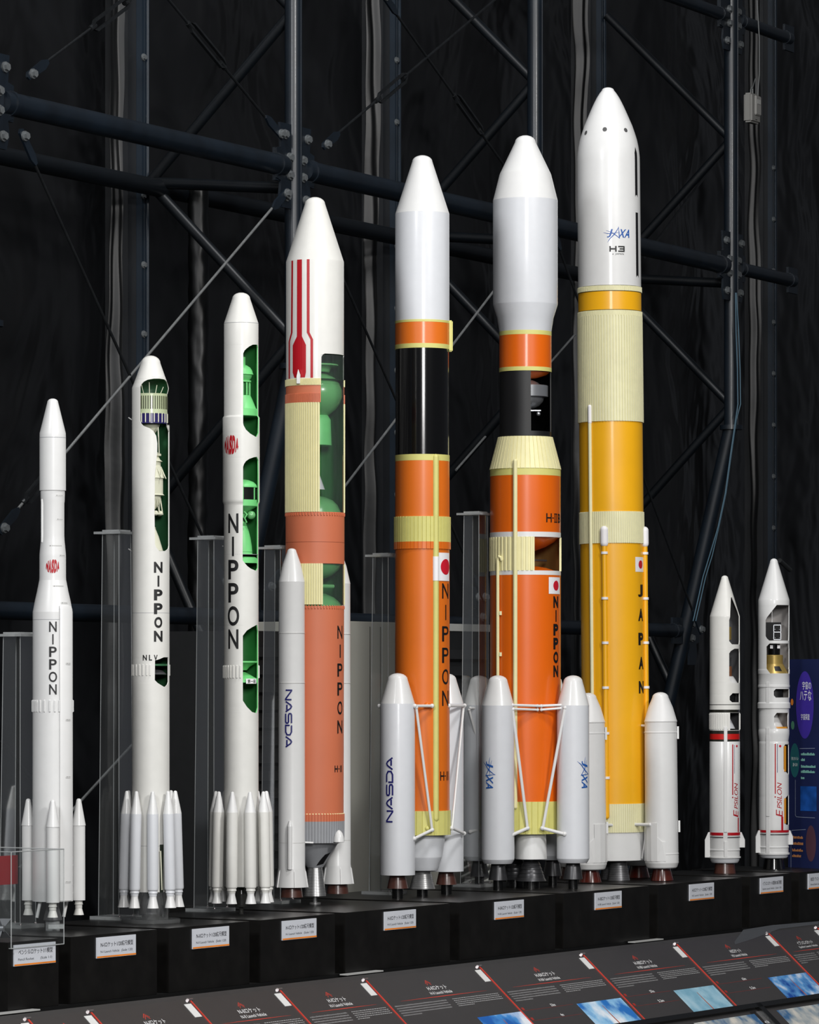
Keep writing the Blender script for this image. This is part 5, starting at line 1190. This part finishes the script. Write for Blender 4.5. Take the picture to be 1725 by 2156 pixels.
R.lathe('olive_band', OLIVE, [(1538, 62.6), (1545, 62.6)]); R.lathe('red_band', REDB, [(1545, 63), (1556.5, 63)]); R.lathe('olive_band', OLIVE, [(1556.5, 62.6), (1561, 62.6)])
R.lathe('first_stage', WHITE, [(1561, 63), (1562, 64), (1751, 64.4), (1759, 64.4), (1763, 63), (1787, 63), (1788, 65), (1790, 65), (1791, 63), (1803, 63)])
R.lathe('base_flange', WHITE, [(1803, 67.5), (1806, 67.5)]); R.lathe('base_dish', WHITEG, [(1806, 62), (1811, 61), (1816, 55)]); R.lathe('engine_nozzle', BROWN, [(1816, 40), (1838.5, 46)])
def half2(*p): return [(y, 2*h) for y, h in p]
R.lathe('payload', GOLD, half2((1320, 14), (1347, 14))); R.lathe('payload_stand', GREYD, half2((1383, 8), (1384, 14), (1402, 14), (1403, 9)))
R.lathe('third_stage_motor', mat('copper_brown', (120, 78, 52), .4), half2((1403, 15), (1424, 15))); R.lathe('motor_cone', WHITE, half2((1424, 18), (1430, 22), (1438, 27)))
R.lathe('second_nozzle', WHITEG, half2((1503, 7), (1512, 11), (1534, 22)))
R.lathe('lower_core', BLACK, half2((1462, 22), (1477, 22)))
def strip8(R, x, y0, y1, w_, wd, m=WHITE, nm='cable_duct'):
    ph = asin((x-R.ax(y0))/(wd/2)); er = V((sin(ph), -cos(ph), 0)); et = V((cos(ph), sin(ph), 0)); bm = bmesh.new(); c = er*((wd/2+.6)/R.s)+Z*((R.yb-(y0+y1)/2)/R.s)
    cbox(bm, c, et*(w_/R.s), er*(3/R.s), Z*((y1-y0)/R.s)); bmesh.ops.bevel(bm, geom=bm.edges[:], offset=.0008, segments=2, affect='EDGES'); return finish(bm, nm, m, R.root)
strip8(R, 1528.3, 1530, 1751, 7, 64.4); strip8(R, 1528.6, 1770, 1804, 6.5, 64)
R.decal(Flat().rect(-1.2, -53, 1.2, 53), 'red_stripe', RED, 1543, 1620, 64.2); R.decal(Flat().rect(-.4, -30, .4, 30), 'blue_line', NAVY, 1546.5, 1598, 64.2)
R.decal(Flat().disc(0, 0, 2.6), 'red_disc', REDSUN, 1551.5, 1570.5, 64.2); R.decal(Flat().rect(-2, -15, 2, 15), 'red_stripe', RED, 1554.5, 1736, 64.3)
f = Flat().word('E', 0, -28, 11, 15, .01, 90, .25).word('PSILON', -1, 9, 50, 10, .0, 90, .25); 
def ep(R, x, y, wd): 
    f = Flat(); 
    for t_, c_, w_, h_ in (('E', -28, 12, 15), ('PSILON', 9, 52, 10.5)):
        vs, fs, _ = text2d(t_, .0)
        f.add(vs, fs, lambda a, b, c_=c_, w_=w_, h_=h_: (-((b-.5)*h_), c_+(a-.5)*w_+.25*(b-.5)*h_))
    f.disc(-9, 6, 1.6); R.decal(f, 'lettering', RED, x, y, wd)
ep(R, 1550, 1684, 64.2)
def redband(R, y0, y1, wd, gaps):
    f = Flat(); f2 = Flat(); C = wd*pi/2
    a = -C+.1
    for g0, g1 in gaps+[(C, C)]:
        f.rect(a, -(y1-y0)/2, g0, (y1-y0)/2); f2.rect(a, -(y1-y0)/2-5, g0, -(y1-y0)/2-3); a = g1
    o = R.decal(f, 'red_band', RED, 0, (y0+y1)/2, wd, phi=0); R.decal(f2, 'grey_line', GREYD, 0, (y0+y1)/2, wd, phi=0, parent=o)
redband(R, 1752, 1758, 64.4, [(-3, 6)])
for a, sg in ((-88, -1), (86, 1), (178, 0)):
    a_ = RAD(a); er = V((sin(a_), -cos(a_), 0)); et = V((cos(a_), sin(a_), 0)); bm = bmesh.new()
    lo2 = 1805 if a < 0 else 1784
    prism(bm, [er*(31/R.s)+Z*((R.yb-1752)/R.s), er*(35/R.s)+Z*((R.yb-1752)/R.s), er*(42/R.s)+Z*((R.yb-1768)/R.s), er*(42/R.s)+Z*((R.yb-lo2)/R.s), er*(31/R.s)+Z*((R.yb-lo2)/R.s)], et*(9/R.s)); finish(bm, 'fin', WHITE, R.root, smooth=0)
# ---------------------------------------------------------------- 9: slim white rocket with gold payload
R = Rocket(1630, 504, 'slim white rocket at right with a black and gold payload in its open nose')
INW = mat('inner_light_grey', (168, 164, 162), .55)
Hs = [([(1274.4, 1636), (1300, 1615.6), (1307, 1612), (1340, 1612), (1345, 1615), (1349, 1620)], [(1274.4, 80), (1305, 80), (1340, 76), (1349, 72)]),
      ([(1355, 1621), (1358, 1618), (1362, 1614), (1408, 1614), (1412, 1617), (1418, 1622)], [(1355, 72), (1366, 80), (1405, 80), (1418, 74)]),
      ([(1450.6, 1634), (1455, 1629.8), (1464, 1629.8), (1468.6, 1634)], [(1450.6, 84), (1468.6, 84)]),
      ([(1500.7, 1636), (1508, 1630.6), (1527, 1630.6), (1533.7, 1637)], [(1500.7, 72), (1508, 68), (1527, 68), (1533.7, 74)])]
R.shell('upper_skin', [WHITE, INW, WHITE], cap(1175.7, 17, 1184)+[(1262, 64.6), (1264.5, 65.6), (1409, 65.6), (1410, 66.6), (1419, 66.6), (1420, 65.6), (1442, 65.6), (1443, 67), (1447, 67), (1448, 65), (1478, 65), (1481, 69), (1491, 69), (1492, 64), (1536, 64), (1537, 65), (1546, 65), (1560, 61), (1561, 61)], Hs, th=1.6, label='white skin with cut-away openings')
R.lathe('satellite_mast', WHITE, half2((1285, .9), (1312, .9)), dx=-4, dy=-10)
bm = bmesh.new(); cbox(bm, R.P(1629, 1329, -4), V((32/R.s, 0, 0)), V((0, 30/R.s, 0)), Z*(37/R.s)); bx = finish(bm, 'satellite_box', BLACKG, R.root, smooth=0)
bm = bmesh.new()
for x0, x1, y0, y1 in ((1629, 1645, 1315.5, 1317), (1629, 1645, 1330.5, 1332), (1629, 1645, 1346, 1347.5), (1629, 1630.3, 1315.5, 1347.5), (1643.7, 1645, 1315.5, 1347.5)): box(bm, R.P(x0, y1, -21), V(((x1-x0)/R.s, 0, 0)), V((0, .002, 0)), Z*((y1-y0)/R.s))
for x in (1632.5, 1641.5):
    for y in (1325.5, 1343.5): sphere(bm, R.P(x, y, -20), 1.2/R.s, n=6)
finish(bm, 'panel_frame', SILVER, bx, dist=0)
R.lathe('black_payload', BLACKG, half2((1356, 13), (1378, 13), (1380, 16)))
for x in (1625, 1640): bm = bmesh.new(); cbox(bm, R.P(x, 1362, -14), V((6/R.s, 0, 0)), V((0, .003, 0)), Z*(7/R.s)); finish(bm, 'white_patch', FLAGW, R.root, smooth=0)
R.lathe('payload_drum', GOLD, half2((1379, 18), (1380, 19), (1397, 19), (1398, 19))); R.lathe('gold_adapter', GOLD, half2((1398, 20), (1402, 22), (1417, 30), (1419, 30.5)))
R.decal(Flat().poly([(-6, -5), (9, -5), (6, 5), (-8, 5)]), 'dark_hatch', BLACK, 1640, 1408, 54, rfun=lambda y: 21+(y-1400)*.52, phi=RAD(18))
R.lathe('dark_core', BLACK, half2((1451, 19.5), (1468, 19.5))); R.lathe('inner_nozzle', WHITE, half2((1500, 6), (1510, 9), (1530, 19))); R.lathe('orange_floor', mat('inner_amber', (206, 138, 38), .45), half2((1530, 28), (1536, 29.5)))
AMB = mat('inner_amber', (206, 138, 38))
H9 = [([(1567, 1653.5), (1572, 1650.3), (1619, 1650.3), (1630, 1660)], [(1567, 88), (1630, 86)]), ([(1673, 1660), (1684, 1651), (1730, 1651.5), (1736, 1656)], [(1673, 88), (1736, 88)])]
R.shell('first_stage', [WHITE, BLACK, AMB], [(1561, 61.6), (1562, 62.6), (1740, 63)], H9, th=1.6)
for y0, y1 in ((1570, 1624), (1680, 1733)): strip8(R, 1652.6, y0, y1, 5, 61, AMB, 'amber_rim')
R.lathe('lower_stage', WHITE, [(1740, 63), (1754, 63), (1756, 61.5), (1781, 61.5), (1782, 63.5), (1784, 63.5), (1785, 61.5), (1796, 61.5)])
R.lathe('base_flange', WHITE, [(1795, 66.5), (1798.5, 66.5)]); R.lathe('base_dish', WHITEG, [(1798.5, 61), (1803, 59), (1806, 54)]); R.lathe('engine_nozzle', BLACKG, [(1806, 38), (1829.5, 46)], n=40)
for y0, y1 in ((1436, 1447), (1448, 1483), (1532, 1545), (1545, 1558), (1558, 1718), (1719, 1797)): strip8(R, 1617.6, y0, y1, 7, 64 if y0 < 1560 else 62.6)
R.decal(Flat().rect(-1.2, -52.5, 1.2, 52.5), 'red_stripe', RED, 1633, 1618, 62.8); R.decal(Flat().rect(-.5, -30, .5, 30), 'blue_line', NAVY, 1637.2, 1596, 62.8)
R.decal(Flat().disc(0, 0, 2.6), 'red_disc', REDSUN, 1643, 1570.5, 62.6); R.decal(Flat().rect(-2.4, -14.5, 2.4, 14.5), 'red_stripe', RED, 1647.3, 1733, 63)
ep(R, 1641.5, 1683, 62.8); redband(R, 1747, 1752, 63, [(-16, -7)])
for a, lo2 in ((-80, 1795), (84, 1778), (180, 1795)):
    a_ = RAD(a); er = V((sin(a_), -cos(a_), 0)); et = V((cos(a_), sin(a_), 0)); bm = bmesh.new()
    prism(bm, [er*(30/R.s)+Z*((R.yb-1748)/R.s), er*(34/R.s)+Z*((R.yb-1748)/R.s), er*(40/R.s)+Z*((R.yb-1762)/R.s), er*(40/R.s)+Z*((R.yb-lo2)/R.s), er*(30/R.s)+Z*((R.yb-lo2)/R.s)], et*(8/R.s)); finish(bm, 'fin', WHITE, R.root, smooth=0)
